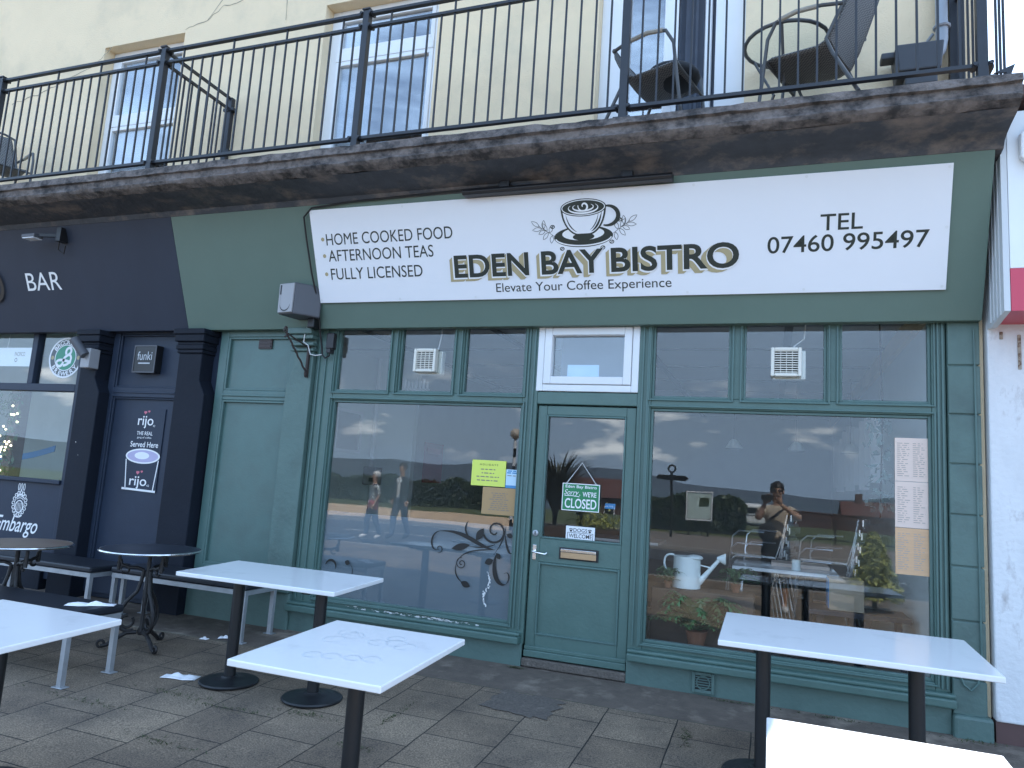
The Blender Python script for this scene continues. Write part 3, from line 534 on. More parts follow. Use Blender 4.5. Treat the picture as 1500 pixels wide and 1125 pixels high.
# air brick
mb = MB(); frame(mb, -.50, -.345, .01, .15, .022, -.045, -.02); ab = mb.build('air_brick', 'greenblock', bis, bevel=.004)
MB().box(-.478, -.367, -.03, -.0255, .03, .13).build('grille_back', 'slot', ab)
mb = MB(); [mb.box(-.478, -.367, -.040, -.031, z, z+.007) for z in (.045, .062, .079, .096, .113)]; mb.tube([(-.4225+.045*math.cos(k*.4), -.040, .08+.045*math.sin(k*.4)) for k in range(16)], .005, 5, True); mb.build('grille', 'greenblock', ab)
# blocked doorway panel with plinth and pilaster
mb = MB(); mb.box(-5.05, -4.14, .03, .1, .0, 2.76)
for x0, x1, z0, z1 in ((-5.05, -4.955, .40, 2.66), (-4.225, -4.10, .40, 2.66)): mb.box(x0, x1, -.005, .03, z0, z1)
mb.box(-4.955, -4.225, -.005, .03, 2.60, 2.66); mb.box(-4.955, -4.225, -.005, .03, 1.99, 2.085); mb.box(-4.955, -4.225, -.005, .03, .40, .46)
mb.box(-4.955, -4.225, -.018, -.004, 2.025, 2.05)
bp_ = mb.build('blocked_doorway', 'green', bis, bevel=.008)
mb = MB(); frame(mb, -4.955, -4.225, 2.085, 2.60, .02, .0, .03); frame(mb, -4.955, -4.225, .46, 1.99, .02, .0, .03); mb.build('panel_bead', 'green', bp_, bevel=.004)
mb = MB(); mb.box(-4.61, -4.46, .012, .03, 2.49, 2.62); [mb.box(-4.60, -4.47, .006, .012, z, z+.012) for z in (2.505, 2.535, 2.565, 2.595)]; mb.build('vent_cover', 'brownvent', bp_)
mb = MB(); mb.box(-5.06, -3.93, -.05, .05, -.04, .30); mb.box(-5.06, -3.93, -.075, .05, .30, .345); mb.box(-5.06, -3.93, -.04, .05, .345, .40); mb.build('plinth', 'greenblock', bis, bevel=.012)
mb = MB(); mb.prism([(-4.14, .4), (-3.935, .4), (-3.935, 2.45), (-4.14, 2.45), (-4.14, 2.30), (-4.20, 2.13), (-4.20, .4)], P0(0), -.02, .055); mb.prism([(-4.14, 2.45), (-3.935, 2.45), (-3.935, 2.66), (-4.14, 2.66)], P0(0), -.02, .03)
for z0, z1, e in ((2.45, 2.475, .05), (2.50, 2.53, .06), (2.56, 2.60, .08), (2.60, 2.655, .11)): mb.box(-4.15-e*.4, -3.93+e*.1, -.03-e, .0, z0, z1)
mb.build('pilaster', 'greenblock', bis, bevel=.008)

# ------------------------------------------------------------------ bar shopfront
bar = thing('bar_shopfront', 'dark navy painted bar front with fluted pilasters beside the green one', 'shopfront', (-8, 0, 0))
mb = MB(); fprism(BL, -5.372, mb); mb.box(BL, -5.372, -.095, 0, 2.655, 2.69); mb.build('fascia', 'navyfascia', bar, bevel=.004)
def pilaster(x0, x1, dp=.19, name='pilaster'):
    mb = MB(); c = x0+.5*(x1-x0)
    mb.prism([(x0, -.02), (x1+.05, -.02), (x1+.05, 2.02), (x1-.03, 2.16), (x1-.03, 2.42), (x0, 2.42)], P0(0), -.05, dp)
    for z0, z1, e in ((2.42, 2.455, .03), (2.455, 2.50, .05), (2.50, 2.53, .035), (2.53, 2.60, .075), (2.60, 2.654, .10)): mb.box(x0-e*.5, x1-.03+e*.5, -dp-e*.6, .05, z0, z1)
    mb.box(x0-.015, x1+.06, -dp-.02, .05, -.05, .35)
    return mb.build(name, 'navyworn', bar, bevel=.008)
pilaster(-5.43, -5.12, .12); pilaster(-6.70, -6.45, .13)
mb = MB(); mb.box(-6.46, -5.055, .04, .1, 0, 2.76); mb.box(-6.44, -6.36, .0, .04, .05, 2.72); mb.box(-5.54, -5.44, .0, .04, .05, 2.72); mb.box(-6.36, -5.54, .0, .04, 2.64, 2.72); mb.box(-6.36, -5.54, .0, .04, 1.99, 2.09); mb.box(-6.36, -5.54, .0, .04, .05, .35)
frame(mb, -6.36, -5.54, 2.09, 2.64, .018, .015, .04); frame(mb, -6.36, -5.54, .35, 1.99, .018, .015, .04); mb.box(-6.36, -5.54, -.01, .0, 2.03, 2.05)
mb.build('bar_door', 'navy', bar, bevel=.006)
mb = MB(); mb.box(-6.90, -6.55, 0, .09, .1, 2.76); mb.box(BL, -6.90, 0, .09, 2.03, 2.11); mb.box(BL, -6.90, 0, .09, 2.69, 2.76); mb.box(-7.63, -7.55, .003, .09, 2.11, 2.69); mb.box(-9.0, -8.92, .003, .09, 2.11, 2.69); mb.box(-9.9, -9.8, 0, .09, 1.1, 2.03); mb.box(BL, -6.90, .02, .09, .1, 1.06); mb.box(BL, -6.90, -.02, .09, 1.06, 1.10)
mb.build('window_frame', 'navy', bar, bevel=.006)
MB().box(-8.92, -7.63, .045, .051, 2.11, 2.69).build('transom_pane', 'glass', bar); MB().box(-7.55, -6.90, .045, .051, 2.11, 2.69).build('transom_pane', 'glass', bar); MB().box(-9.8, -6.90, .045, .051, 1.10, 2.03).build('window_pane', 'glass', bar); MB().box(BL, -9.0, .045, .051, 2.11, 2.69).build('transom_pane', 'glass', bar)
mb = MB(); mb.box(BL, -6.98, -.02, .1, -.1, .3); mb.build('stall_riser', 'navyworn', bar, bevel=.01)

# ------------------------------------------------------------------ neighbouring shop
nb = thing('neighbouring_shop', 'low shop with peeling white wall and white and red fascia at the photo edge', 'shop', (3, 0, 0))
mb = MB(); mb.box(1.337, 9, -.06, 9, .12, 4.0); mb.build('wall', 'plaster', nb, bevel=.01)
mb = MB(); mb.box(1.337, 9, -.05, 9, -.1, .12); mb.build('wall_foot', 'coping', nb)
mb = MB(); mb.box(1.375, 9, -.44, -.06, 2.90, 3.93); nf = mb.build('fascia', 'signwhite', nb, bevel=.004)
mb = MB(); mb.box(1.375, 9, -.442, -.06, 2.63, 2.898); mb.build('red_band', 'red', nf)
mb = MB(); mb.prism([(-.06, 2.60), (-.16, 2.59), (-.44, 2.63), (-.44, 3.90), (-.06, 3.90)], lambda u, v, w_: (w_, u, v), 1.338, 1.372)
for y in (-.15, -.22, -.29, -.36): mb.box(1.333, 1.339, y-.012, y+.012, 2.62, 3.88)
mb.build('cladding_cheek', 'cladding', nf)
mb = MB(); mb.box(1.34, 9, -.50, 9, 4.0, 4.08); mb.build('coping', 'coping', nb, bevel=.01)
mb = MB(); mb.prism([(1.62+.20*math.cos(R(22.5+45*k)), 3.68+.20*math.sin(R(22.5+45*k))) for k in range(8)], P0(-.44), .0, .05); mb.build('sign_letter', 'signwhite', nf, bevel=.01)
mb = MB(); mb.box(1.505, 1.525, -.068, -.06, 2.33, 2.56); mb.build('hinge', 'rustpale', nb, bevel=.003); mb = MB(); mb.box(1.405, 1.425, -.068, -.06, 2.53, 2.58); mb.build('hinge', 'rustpale', nb, bevel=.003)

# ------------------------------------------------------------------ balcony railing
rl = thing('balcony_railing', 'black metal balcony railing with thin vertical bars', 'railing', (-3, -.85, 3.95))
RY = -.85; PX = [-9.6, -7.455, -5.31, -3.17, -1.01, 1.15]; ZB, ZM, ZT = 4.03, 5.0, 5.115
for x in PX[1:]:
    mb = MB(); mb.box(x-.028, x+.028, RY-.028, RY+.028, 3.93, 5.14); mb.box(x-.036, x+.036, RY-.036, RY+.036, 5.14, 5.155); mb.box(x-.06, x+.06, RY-.05, RY+.05, 3.93, 3.945)
    p = mb.build('post', 'rail', rl, bevel=.003)
    for z in (ZB, ZM, ZT):
        for sx in (-1, 1): mb = MB(); mb.box(x+sx*.029, x+sx*.052, RY-.032, RY+.032, z-.014, z+.014); mb.lathe([(.012, -.042), (.012, .042)], (x+sx*.042, RY, z), 8, 'y'); mb.build('clamp', 'rail', p)
mb = MB(); mb.box(BL, 1.15, RY-.02, RY+.02, ZT-.010, ZT+.012); mb.build('top_rail', 'rail', rl)
mb = MB(); mb.box(BL, 1.15, RY-.016, RY+.016, ZM-.011, ZM+.011); mb.build('middle_rail', 'rail', rl)
mb = MB(); mb.box(BL, 1.15, RY-.018, RY+.018, ZB-.012, ZB+.012); mb.build('bottom_rail', 'rail', rl)
bb = MB(); bb.box(-.0065, .0065, -.0065, .0065, ZB, ZM); short = MB(); short.box(-.0065, .0065, -.0065, .0065, ZB, ZT)
protos = []
for k, b_ in enumerate((bb, short)):
    o = b_.build('baluster', 'rail', rl); o.data.transform(Matrix.Translation(wl(rl))); o.location = Vector((0, 0, 0)); protos.append(o)
first = [True, True]; cnt = 0
def baluster(x, y, k):
    if first[k]: o = protos[k]; first[k] = False
    else: o = protos[k].copy(); C.objects.link(o); o.parent = rl
    o.location = Vector((x, y, 0))-wl(rl)
for a, b in zip(PX[:-1], PX[1:]):
    if a < -9: continue
    n = 19
    for i in range(1, n): baluster(a+(b-a)*i/n, RY, 1 if i % 5 == 2 else 0)
for i in range(1, 7): baluster(1.20+.0*i, -.80+.115*i, 0)
mb = MB()
for z in (ZB, ZM, ZT): mb.box(1.185, 1.215, -.84, -.04, z-.011, z+.011)
mb.box(1.15, 1.23, -.07, -.02, 3.97, 5.3); mb.build('return_rail', 'rail', rl)
for k_, x in enumerate((1.235, 1.262, 1.29)): mb = MB(); mb.box(x, x+.012, -.80+.03*k_, -.785+.03*k_, 3.95, 5.3); mb.build('return_bar', 'rail', rl)
mb = MB(); mb.prism([(1.22, 4.00), (1.33, 4.045), (1.30, 3.955), (1.28, 3.955), (1.285, 3.995)], P0(-.80), 0, .012); mb.build('corner_plate', 'rail', rl)
# the divider running back to the wall
dv = thing('balcony_divider', 'black railing panel running back to the wall between two balconies', 'railing', (-5.31, -.45, 3.95))
mb = MB(); mb.box(-5.30, -5.24, -.05, -.0, 3.97, 5.1); mb.build('post', 'rail', dv, bevel=.003)
for z in (ZB, ZM-.02, ZT-.02): MB().box(-5.29, -5.262, -.82, -.05, z-.011, z+.011).build('rail', 'rail', dv)
for i in range(1, 8): MB().box(-5.284, -5.270, -.82+.096*i-.007, -.82+.096*i+.007, ZB, ZM-.02).build('baluster', 'rail', dv)
mb = MB()
for z in (4.5, 4.95): mb.box(-5.33, -5.20, -.06, .0, z, z+.03)
mb.build('wall_bracket', 'rail', dv)

# balcony furniture
def wicker_chair(name, label, loc, rz, tilt=0, low=False):
    t = thing(name, label, 'chair', (0, 0, 0), 'chairs on the balcony')
    mb = MB(); n = 12; vs = []                       # seat and back as one woven shell, slats modelled
    prof = [(-.24, .41), (-.20, .425), (-.05, .41), (.10, .40), (.18, .43), (.24, .54), (.30, .70), (.36, .86), (.375, .93)]
    if low: prof = prof[:6]+[(.27, .60), (.285, .64), (.29, .66)]
    for i, (y, z) in enumerate(prof):
        wd = .23 if i < 4 else .23-.006*(i-4)**1.6
        for j in range(n+1):
            u = -1+2*j/n; vs.append((wd*u, y-.02*(1-u*u)*(1 if i > 4 else 0), z-.02*(1-u*u)))
    k = len(prof); fs = [(i*(n+1)+j, i*(n+1)+j+1, (i+1)*(n+1)+j+1, (i+1)*(n+1)+j) for i in range(k-1) for j in range(n)]
    mb.add(vs, fs); mb.sm = True
    o = mb.build('seat_shell', 'chair', t); s_ = o.modifiers.new('thick', 'SOLIDIFY'); s_.thickness = .012
    for sx in (-1, 1):
        mb = MB(); mb.tube([(sx*.26, -.29, 0), (sx*.265, -.25, .30), (sx*.27, -.22, .55), (sx*.275, -.16, .655), (sx*.28, -.02, .675), (sx*.27, .14, .66), (sx*.24, .27, .64)], .013, 8); mb.build('arm', 'chairtube', t)
        mb = MB(); mb.tube([(sx*.277, -.14, .662), (sx*.28, -.02, .676), (sx*.272, .12, .662)], .0165, 8); mb.build('arm_binding', 'rope', t)
        mb = MB(); mb.tube([(sx*.24, .36, 0), (sx*.235, .20, .32), (sx*.235, .16, .43), (sx*.23, .27, .66)]+([] if low else [(sx*.215, .37, .93)]), .013, 8); mb.build('leg', 'chairtube', t)
    mb = MB(); mb.tube([(-.215, .37, .93), (-.12, .395, .965), (.12, .395, .965), (.215, .37, .93)] if not low else [(-.23, .27, .66), (0, .29, .67), (.23, .27, .66)], .013, 8); mb.build('back_rail', 'chairtube', t); mb = MB(); mb.tube([(-.25, -.24, .40), (.25, -.24, .40)], .011, 8); mb.build('front_rail', 'chairtube', t)
    if low: mb = MB(); mb.add(*ell((.02, -.10, .46), (.21, .20, .075), 12)); mb.sm = True; mb.build('cushion', 'jacket', t)
    t.location = loc; t.rotation_euler = (tilt, 0, rz); return t
wicker_chair('wicker_chair', 'grey woven armchair turned side-on, between the balcony door and the downpipe', (.24, -.46, 3.985), R(-112))
wicker_chair('wicker_chair', 'low woven armchair with a dark cushion before the balcony door', (-.83, -.46, 3.975), R(75), 0, True)
wicker_chair('wicker_chair', 'grey woven armchair cut off by the photo edge beyond the divider', (-7.98, -.45, 3.985), R(70))
t = thing('balcony_table', 'round dark rimmed balcony table behind the woven armchair', 'table', (0, 0, 0))
mb = MB(); mb.tube([(.29*math.cos(k*.2618), .29*math.sin(k*.2618), .70) for k in range(24)], .014, 8, True); mb.build('rim', 'chairtube', t)
MB().lathe([(.28, .697), (.28, .703)], n=32).build('glass_top', 'clear', t)
for k in range(3):
    a = k*2.094+.4; mb = MB(); mb.tube([(.28*math.cos(a), .28*math.sin(a), .695), (.1*math.cos(a), .1*math.sin(a), .35), (.27*math.cos(a), .27*math.sin(a), 0)], .011, 8); mb.build('leg', 'chairtube', t)
t.location = (.06, -.30, 3.985)
# downpipe and trough
t = thing('downpipe', 'grey rainwater downpipe on the cream wall ending above a dark trough', 'pipe', (1.08, -.08, 4.4))
mb = MB(); mb.tube([(1.10, -.08, 8.9), (1.10, -.08, 4.70), (1.085, -.09, 4.62), (1.05, -.12, 4.56)], .04, 12); mb.build('pipe', 'pipe', t)
mb = MB(); mb.tube([(1.10+.047*math.cos(k*.5236), -.08+.047*math.sin(k*.5236), 4.80) for k in range(12)], .012, 6, True); mb.tube([(1.05, -.06, 4.77), (1.02, -.02, 4.74)], .012, 6); mb.tube([(1.14, -.06, 4.78), (1.165, -.02, 4.77)], .012, 6); mb.build('bracket', 'pipe', t)
t = thing('wall_trough', 'dark grey plastic trough under the downpipe behind the railing', 'trough', (.93, -.12, 4.3))
mb = MB(); mb.prism([(.80, 4.40), (1.06, 4.40), (1.08, 4.60), (.78, 4.60)], P0(0), .02, .26); mb.build('body', 'hopper', t, bevel=.01)
mb = MB(); mb.box(.70, .80, -.18, -.08, 4.55, 4.60); mb.build('spout', 'hopper', t, bevel=.01); mb = MB(); mb.box(.84, 1.04, -.24, -.05, 4.30, 4.37); mb.box(.89, .98, -.18, -.1, 3.98, 4.30); mb.build('foot', 'hopper', t, bevel=.012)

# ------------------------------------------------------------------ shop sign
sg = thing('shop_sign', 'long white sign board with coffee cup and dark green lettering over the windows', 'sign', FAS(-1.37, .22, .01))
mb = MB(); mb.prism([(-3.805, .235), (1.075, .212), (1.072, 1.022), (-3.81, 1.042)], FAS, .002, .022); mb.build('board', 'board', sg, bevel=.002)
O1 = .0235
def sgn(name, m, fn_): mb = MB(); fn_(mb); return mb.build(name, m, sg, smooth=False)
for body, x0, x1, b0, cp in (('HOME COOKED FOOD', -3.67, -2.465, .735, .096), ('AFTERNOON TEAS', -3.665, -2.65, .595, .096), ('FULLY LICENSED', -3.66, -2.765, .437, .096)):
    sgn('lettering', 'ink', lambda mb: text(mb, body, x0, x1, b0, cp, FAS, O1))
for z in (.788, .645, .487): sgn('bullet', 'gold', lambda mb: disc(mb, -3.705, z, .017, .017, FAS, O1, 12))
for body, x0, x1 in (('EDEN', -2.47, -1.825), ('BAY', -1.72, -1.225), ('BISTRO', -1.165, -.235)):
    def sh(mb):
        for k in range(6): text(mb, body, x0-.010-.006*k, x1-.010-.006*k, .414-.005*k, .174, FAS, O1+.0004*k, .030)
    sgn('letter_shadow', 'gold', sh)
    sgn('letter_outline', 'white', lambda mb: text(mb, body, x0-.014, x1+.004, .408, .184, FAS, O1+.003, .034))
    sgn('lettering', 'ink', lambda mb: text(mb, body, x0, x1, .417, .176, FAS, O1+.0042, .021))
sgn('lettering', 'ink', lambda mb: text(mb, 'Elevate Your Coffee Experience', -2.115, -.715, .286, .070, FAS, O1))
sgn('lettering', 'ink', lambda mb: text(mb, 'TEL', .295, .56, .640, .108, FAS, O1, .006))
sgn('lettering', 'ink', lambda mb: text(mb, '07460 995497', -.045, .96, .500, .112, FAS, O1, .006))
def cup(mb):
    disc(mb, -1.375, .690, .232, .080, FAS, O1, 36)
def cupw(mb):
    disc(mb, -1.375, .712, .165, .050, FAS, O1+.0008, 30); ribbon(mb, arc(-1.375, .690, .222, .068, 190, 350, 24), .010, FAS, O1+.0009)
    ribbon(mb, arc(-1.375, .672, .232, .080, 200, 340, 24), .014, FAS, O1-.0004)
def cupd2(mb):
    disc(mb, -1.372, .688, .085, .028, FAS, O1+.0014, 24)
    Pc = [(-1.545, .905)]+bez((-1.545, .905), (-1.54, .77), (-1.46, .70), (-1.41, .70))[1:]+bez((-1.33, .70), (-1.27, .70), (-1.20, .77), (-1.19, .905))
    mb.add([FAS(u, v, O1+.0018) for u, v in Pc], [tuple(range(len(Pc)))])
    ribbon(mb, arc(-1.185, .835, .085, .072, 105, -110, 22), [.010+.022*math.sin(math.pi*i/22) for i in range(23)], FAS, O1+.0016)
def cupw2(mb):
    Pc = bez((-1.530, .895), (-1.525, .775), (-1.455, .712), (-1.41, .712))+bez((-1.33, .712), (-1.28, .712), (-1.215, .775), (-1.205, .895))
    mb.add([FAS(u, v, O1+.0024) for u, v in Pc], [tuple(range(len(Pc)))])
    ribbon(mb, arc(-1.185, .835, .062, .05, 80, -80, 16), .010, FAS, O1+.0019)
def cupd3(mb):
    disc(mb, -1.367, .905, .178, .066, FAS, O1+.003, 34)
    ribbon(mb, bez((-1.225, .87), (-1.24, .79), (-1.27, .745), (-1.31, .725)), [.002+.014*math.sin(math.pi*i/14) for i in range(15)], FAS, O1+.003)
    ribbon(mb, bez((-1.25, .86), (-1.262, .79), (-1.29, .755), (-1.32, .735)), [.001+.007*math.sin(math.pi*i/14) for i in range(15)], FAS, O1+.003)
    ribbon(mb, bez((-1.505, .86), (-1.495, .79), (-1.46, .745), (-1.42, .725)), [.001+.008*math.sin(math.pi*i/14) for i in range(15)], FAS, O1+.003)
def cupw3(mb):
    ribbon(mb, arc(-1.367, .905, .166, .056, 0, 360, 40), .006, FAS, O1+.0036)
    ribbon(mb, arc(-1.367, .903, .115, .040, 150, 395, 26), [.002+.011*math.sin(math.pi*i/26) for i in range(27)], FAS, O1+.0036)
    ribbon(mb, arc(-1.367, .908, .080, .028, 140, 400, 26), [.002+.011*math.sin(math.pi*i/26) for i in range(27)], FAS, O1+.0037)
    ribbon(mb, spiral(-1.362, .915, .045, .008, 170, 1.1, 26), [.006+.008*math.sin(math.pi*i/26) for i in range(27)], FAS, O1+.0038)
for nm, m_, fn_ in (('saucer_mark', 'ink', cup), ('saucer_highlight', 'white', cupw), ('cup_outline', 'ink', cupd2), ('cup_body', 'board', cupw2), ('coffee_mark', 'ink', cupd3), ('coffee_swirl', 'white', cupw3)): sgn(nm, m_, fn_)
def sprigs(mb):
    for s_, cx in ((-1, -1.60), (1, -1.145)):
        ribbon(mb, [(cx, .70), (cx+s_*.05, .735), (cx+s_*.10, .765), (cx+s_*.13, .79)], .003, FAS, O1)
        for (dx, dz, a, ln) in ((.04, .73, 110, .06), (.06, .745, 60, .07), (.09, .76, 95, .07), (.12, .78, 35, .08), (.10, .765, -5, .08), (.05, .735, -50, .07), (.02, .71, -80, .06), (.075, .75, -25, .06)):
            aa = a if s_ > 0 else 180-a; leafp(mb, cx+s_*dx, dz, aa, ln, .014, FAS, O1, .0035)
    for (x, z) in ((-1.615, .775), (-1.09, .80), (-1.545, .605), (-1.225, .60), (-1.155, .64)): ribbon(mb, arc(x, z, .016, .012, 20, 380, 12), .006, FAS, O1); ribbon(mb, [(x-.01, z-.006), (x+.01, z+.006)], .005, FAS, O1)
sgn('leaf_sprig', 'ink', sprigs)
mb = MB()
for x, s in [(-3.79, 1.02), (-2.9, 1.015), (-2.1, 1.012), (-1.37, 1.01), (-.55, 1.008), (.2, 1.006), (1.05, 1.0), (-3.785, .26), (-3.0, .255), (-2.3, .252), (-1.37, .248), (-.6, .244), (.2, .24), (1.05, .236), (1.055, .62), (-3.795, .62)]:
    disc(mb, x, s, .010, .010, FAS, O1+.002, 10); 
mb.build('screw_cap', 'upvcdirty', sg)
# sign light bar
t = thing('sign_light', 'long thin black trough light above the white sign board', 'light fitting', (-1.5, -.56, 3.6))
mb = MB(); mb.prism([(-.50, 3.605), (-.585, 3.60), (-.60, 3.625), (-.58, 3.65), (-.50, 3.655)], lambda u, v, w_: (w_, u, v), -2.32, -.69); mb.build('housing', 'blackplastic', t, bevel=.006)
for x in (-1.98, -1.02): MB().box(x-.04, x+.04, -.56, -.46, 3.64, 3.70).build('bracket', 'blackplastic', t)
# supply cable
mb = MB(); mb.tube([FAS(-1.95, 1.11, .02), FAS(-2.6, 1.10, .02), FAS(-3.4, 1.085, .02), FAS(-3.78, 1.06, .025), FAS(-3.87, .99, .025), FAS(-3.87, .8, .025), FAS(-3.855, .5, .03), FAS(-3.83, .2, .02), (-3.84, -.12, 2.62), (-3.85, -.06, 2.5), (-3.84, -.05, 2.42), (-3.81, -.05, 2.39), (-3.77, -.05, 2.41), (-3.76, -.05, 2.46)], .008, 6)
tag(mb.build('power_cable', 'cable'), 'black cable running round the corner of the white sign down to a junction box', 'cable')
t = thing('junction_box', 'small black plug box on the green frame below the speaker', 'junction box', (-3.76, -.03, 2.5)); mb = MB(); mb.box(-3.80, -3.72, -.075, -.02, 2.47, 2.62); mb.build('box', 'blackplastic', t, bevel=.01); MB().box(-3.78, -3.74, -.085, -.02, 2.435, 2.47).build('gland', 'blackplastic', t)
mb = MB(); mb.tube([(-3.98, -.13, 2.66), (-4.0, -.12, 2.60), (-4.02, -.1, 2.53), (-3.97, -.1, 2.50), (-3.96, -.09, 2.46), (-3.95, -.08, 2.42), (-3.9, -.07, 2.41), (-3.84, -.06, 2.42)], .005, 6)
tag(mb.build('speaker_wire', 'whitecable'), 'thin white wire dangling below the speaker to the cable', 'wire')
# speaker
t = thing('wall_speaker', 'grey outdoor loudspeaker fixed beside the lower corner of the white sign', 'speaker', (-4.0, -.3, 2.75))
mb = MB(); mb.prism([(-4.13, -.36), (-3.955, -.385), (-3.80, -.20), (-3.87, -.12), (-4.08, -.12)], lambda u, v, w_: (u, v, w_), 2.725, 3.01); sp = mb.build('cabinet', 'speakerd', t, bevel=.012)
mb = MB(); fnn = lambda u, v, o: (-4.13+.175*u, -.36-.025*u-o, v); mb.prism([(0.02, 2.735), (.98, 2.735), (1.0, 3.0), (0.0, 3.0)], fnn, -.003, .018); gr = mb.build('grille', 'speaker', sp, bevel=.008)
mb = MB(); ribbon(mb, arc(.5, 2.81, .33, .058, 180, 360, 20), .012, fnn, .0195); ribbon(mb, [(.15, 2.90), (.17, 2.86), (.17, 2.81)], .006, fnn, .0195); mb.box(-4.11, -4.098, -.386, -.380, 2.90, 2.985); mb.build('logo_mark', 'black', gr)
mb = MB(); mb.box(-3.93, -3.86, -.2, -.08, 2.64, 2.73); mb.build('mount', 'blackplastic', t, bevel=.01)
# hanging bracket
t = thing('sign_bracket', 'rusty twisted iron hanging bracket under the speaker on the green pilaster', 'bracket', (-4.1, -.2, 2.3))
mb = MB(); mb.box(-3.985, -3.965, -.085, -.055, 2.21, 2.50); mb.build('wall_bar', 'rust', t)
tw = [((-3.975-.02*k/12)+.004*math.sin(k*2.1), -.08-.30*k/12+.004*math.cos(k*2.1), 2.25+.30*k/12) for k in range(13)]
mb = MB(); mb.tube([(-3.975, -.08, 2.48), (-3.995, -.40, 2.555)], .007, 6); mb.build('arm', 'rust', t); mb = MB(); mb.tube(tw, .009, 6); mb.build('strut', 'rust', t)
mb = MB(); mb.tube([(-3.995, -.40-.02*math.cos(k*.45), 2.56+.045*math.sin(k*.45)) for k in range(12)], .008, 6); mb.build('scroll_end', 'rust', t); mb = MB(); mb.tube([(-3.975, -.08-.02*math.sin(k*.5), 2.24+.03*math.cos(k*.5)) for k in range(13)], .007, 6); mb.build('scroll_foot', 'rust', t)

# ------------------------------------------------------------------ bar lettering, lamp, plaques
mb = MB(); text(mb, 'BAR', -7.445, -6.945, .445, .185, FAS, .003)
tag(mb.build('bar_lettering', 'white', loc=FAS(-7.2, .4, 0)), 'white capital letters reading BAR on the navy fascia', 'lettering')
mb = MB(); ribbon(mb, arc(-7.93, .51, .125, .155, 0, 360, 40), .045, FAS, .02)
tag(mb.build('roundel_emblem', 'black', loc=FAS(-7.93, .35, 0)), 'dark round emblem cut off by the photo edge, on the navy fascia', 'emblem')
mb = MB(); ribbon(mb, arc(-7.93, .51, .06, .09, 0, 360, 30), .018, FAS, .022)
mb.build('ring', 'white', bpy.data.objects['roundel_emblem'])
t = thing('flood_light', 'small grey floodlight on an arm at the top of the navy fascia', 'light fitting', FAS(-6.95, 1.0, .05))
mb = MB(); mb.box(-7.11, -6.93, -.66, -.56, 3.50, 3.535); mb.build('lamp_head', 'speakerd', t, bevel=.006); MB().box(-7.10, -6.94, -.655, -.565, 3.492, 3.499).build('lens', 'board', t)
mb = MB(); mb.bar((-6.93, -.60, 3.53), (-6.78, -.50, 3.55), .03); mb.box(-6.80, -6.74, -.53, -.44, 3.49, 3.63); mb.tube([(-6.78, -.5, 3.5), (-6.82, -.47, 3.42), (-6.77, -.44, 3.38), (-6.74, -.46, 3.46)], .006, 6); mb.build('arm', 'blackplastic', t)
t = thing('black_plaque', 'square black slate plaque with raised pale lettering on the navy door', 'plaque', (-5.95, .0, 2.23))
mb = MB(); mb.box(-6.09, -5.80, -.045, .04, 2.235, 2.515); mb.build('plate', 'black', t, bevel=.006); mb = MB(); text(mb, 'funki', -6.04, -5.85, 2.365, .085, P0(-.046), .001); mb.build('lettering', 'galv', t); MB().box(-6.02, -5.87, -.048, -.046, 2.325, 2.338).build('underline', 'galv', t)
mb = MB(); frame(mb, -6.09, -5.80, 2.235, 2.515, .012, -.05, -.044); mb.build('rim', 'speakerd', t)
t = thing('coffee_poster', 'tall dark coffee poster with a filled glass pasted on the navy door', 'poster', (-5.86, .03, 1.05))
mb = MB(); mb.box(-6.10, -5.66, .030, .038, 1.06, 1.88); mb.build('sheet', 'navy', t); q = P0(.03)
def po(nm, m_, fn_): mb = MB(); fn_(mb); return mb.build(nm, m_, t, smooth=False)
po('lettering', 'white', lambda mb: (text(mb, 'rijo', -6.0, -5.80, 1.715, .098, q, .001, .006), text(mb, '42', -5.80, -5.77, 1.70, .02, q, .001), text(mb, 'THE REAL', -5.995, -5.79, 1.615, .036, q, .001, .008), text(mb, 'gang of coffee', -5.985, -5.80, 1.582, .018, q, .001), text(mb, 'Served Here', -6.06, -5.70, 1.495, .054, q, .001, .010)))
def heart(mb, x, z, r): disc(mb, x-r*.45, z, r*.55, r*.55, q, .0012, 10); disc(mb, x+r*.45, z, r*.55, r*.55, q, .0014, 10); mb.add([q(x-r, z-.1*r, .0016), q(x+r, z-.1*r, .0016), q(x, z-1.1*r, .0016)], [(0, 1, 2)])
po('heart', 'pink', lambda mb: (heart(mb, -5.915, 1.845, .02), heart(mb, -5.87, 1.855, .014), heart(mb, -5.915, 1.245, .022), heart(mb, -5.865, 1.255, .015)))
po('glass_outline', 'white', lambda mb: (disc(mb, -5.88, 1.405, .222, .075, q, .001), ribbon(mb, [(-6.09, 1.37), (-6.055, 1.075)], .012, q, .001), ribbon(mb, [(-5.672, 1.37), (-5.70, 1.075)], .012, q, .001), ribbon(mb, [(-6.10, 1.078), (-5.665, 1.066)], .020, q, .001)))
po('foam', 'lilac', lambda mb: disc(mb, -5.88, 1.405, .200, .060, q, .0018))
po('foam_art', 'board', lambda mb: (disc(mb, -5.89, 1.41, .095, .036, q, .0024)))
po('glass_lettering', 'white', lambda mb: (text(mb, 'rijo', -6.01, -5.79, 1.115, .095, q, .001, .006), text(mb, '42', -5.785, -5.75, 1.11, .02, q, .001)))
t = thing('round_window_sticker', 'round green and charcoal beer sticker on the upper pane of the bar window', 'sticker', (-7.15, .04, 2.18))
q = P0(.044); cx, cz = -7.155, 2.40
def st(nm, m_, fn_): mb = MB(); fn_(mb); return mb.build(nm, m_, t, smooth=False)
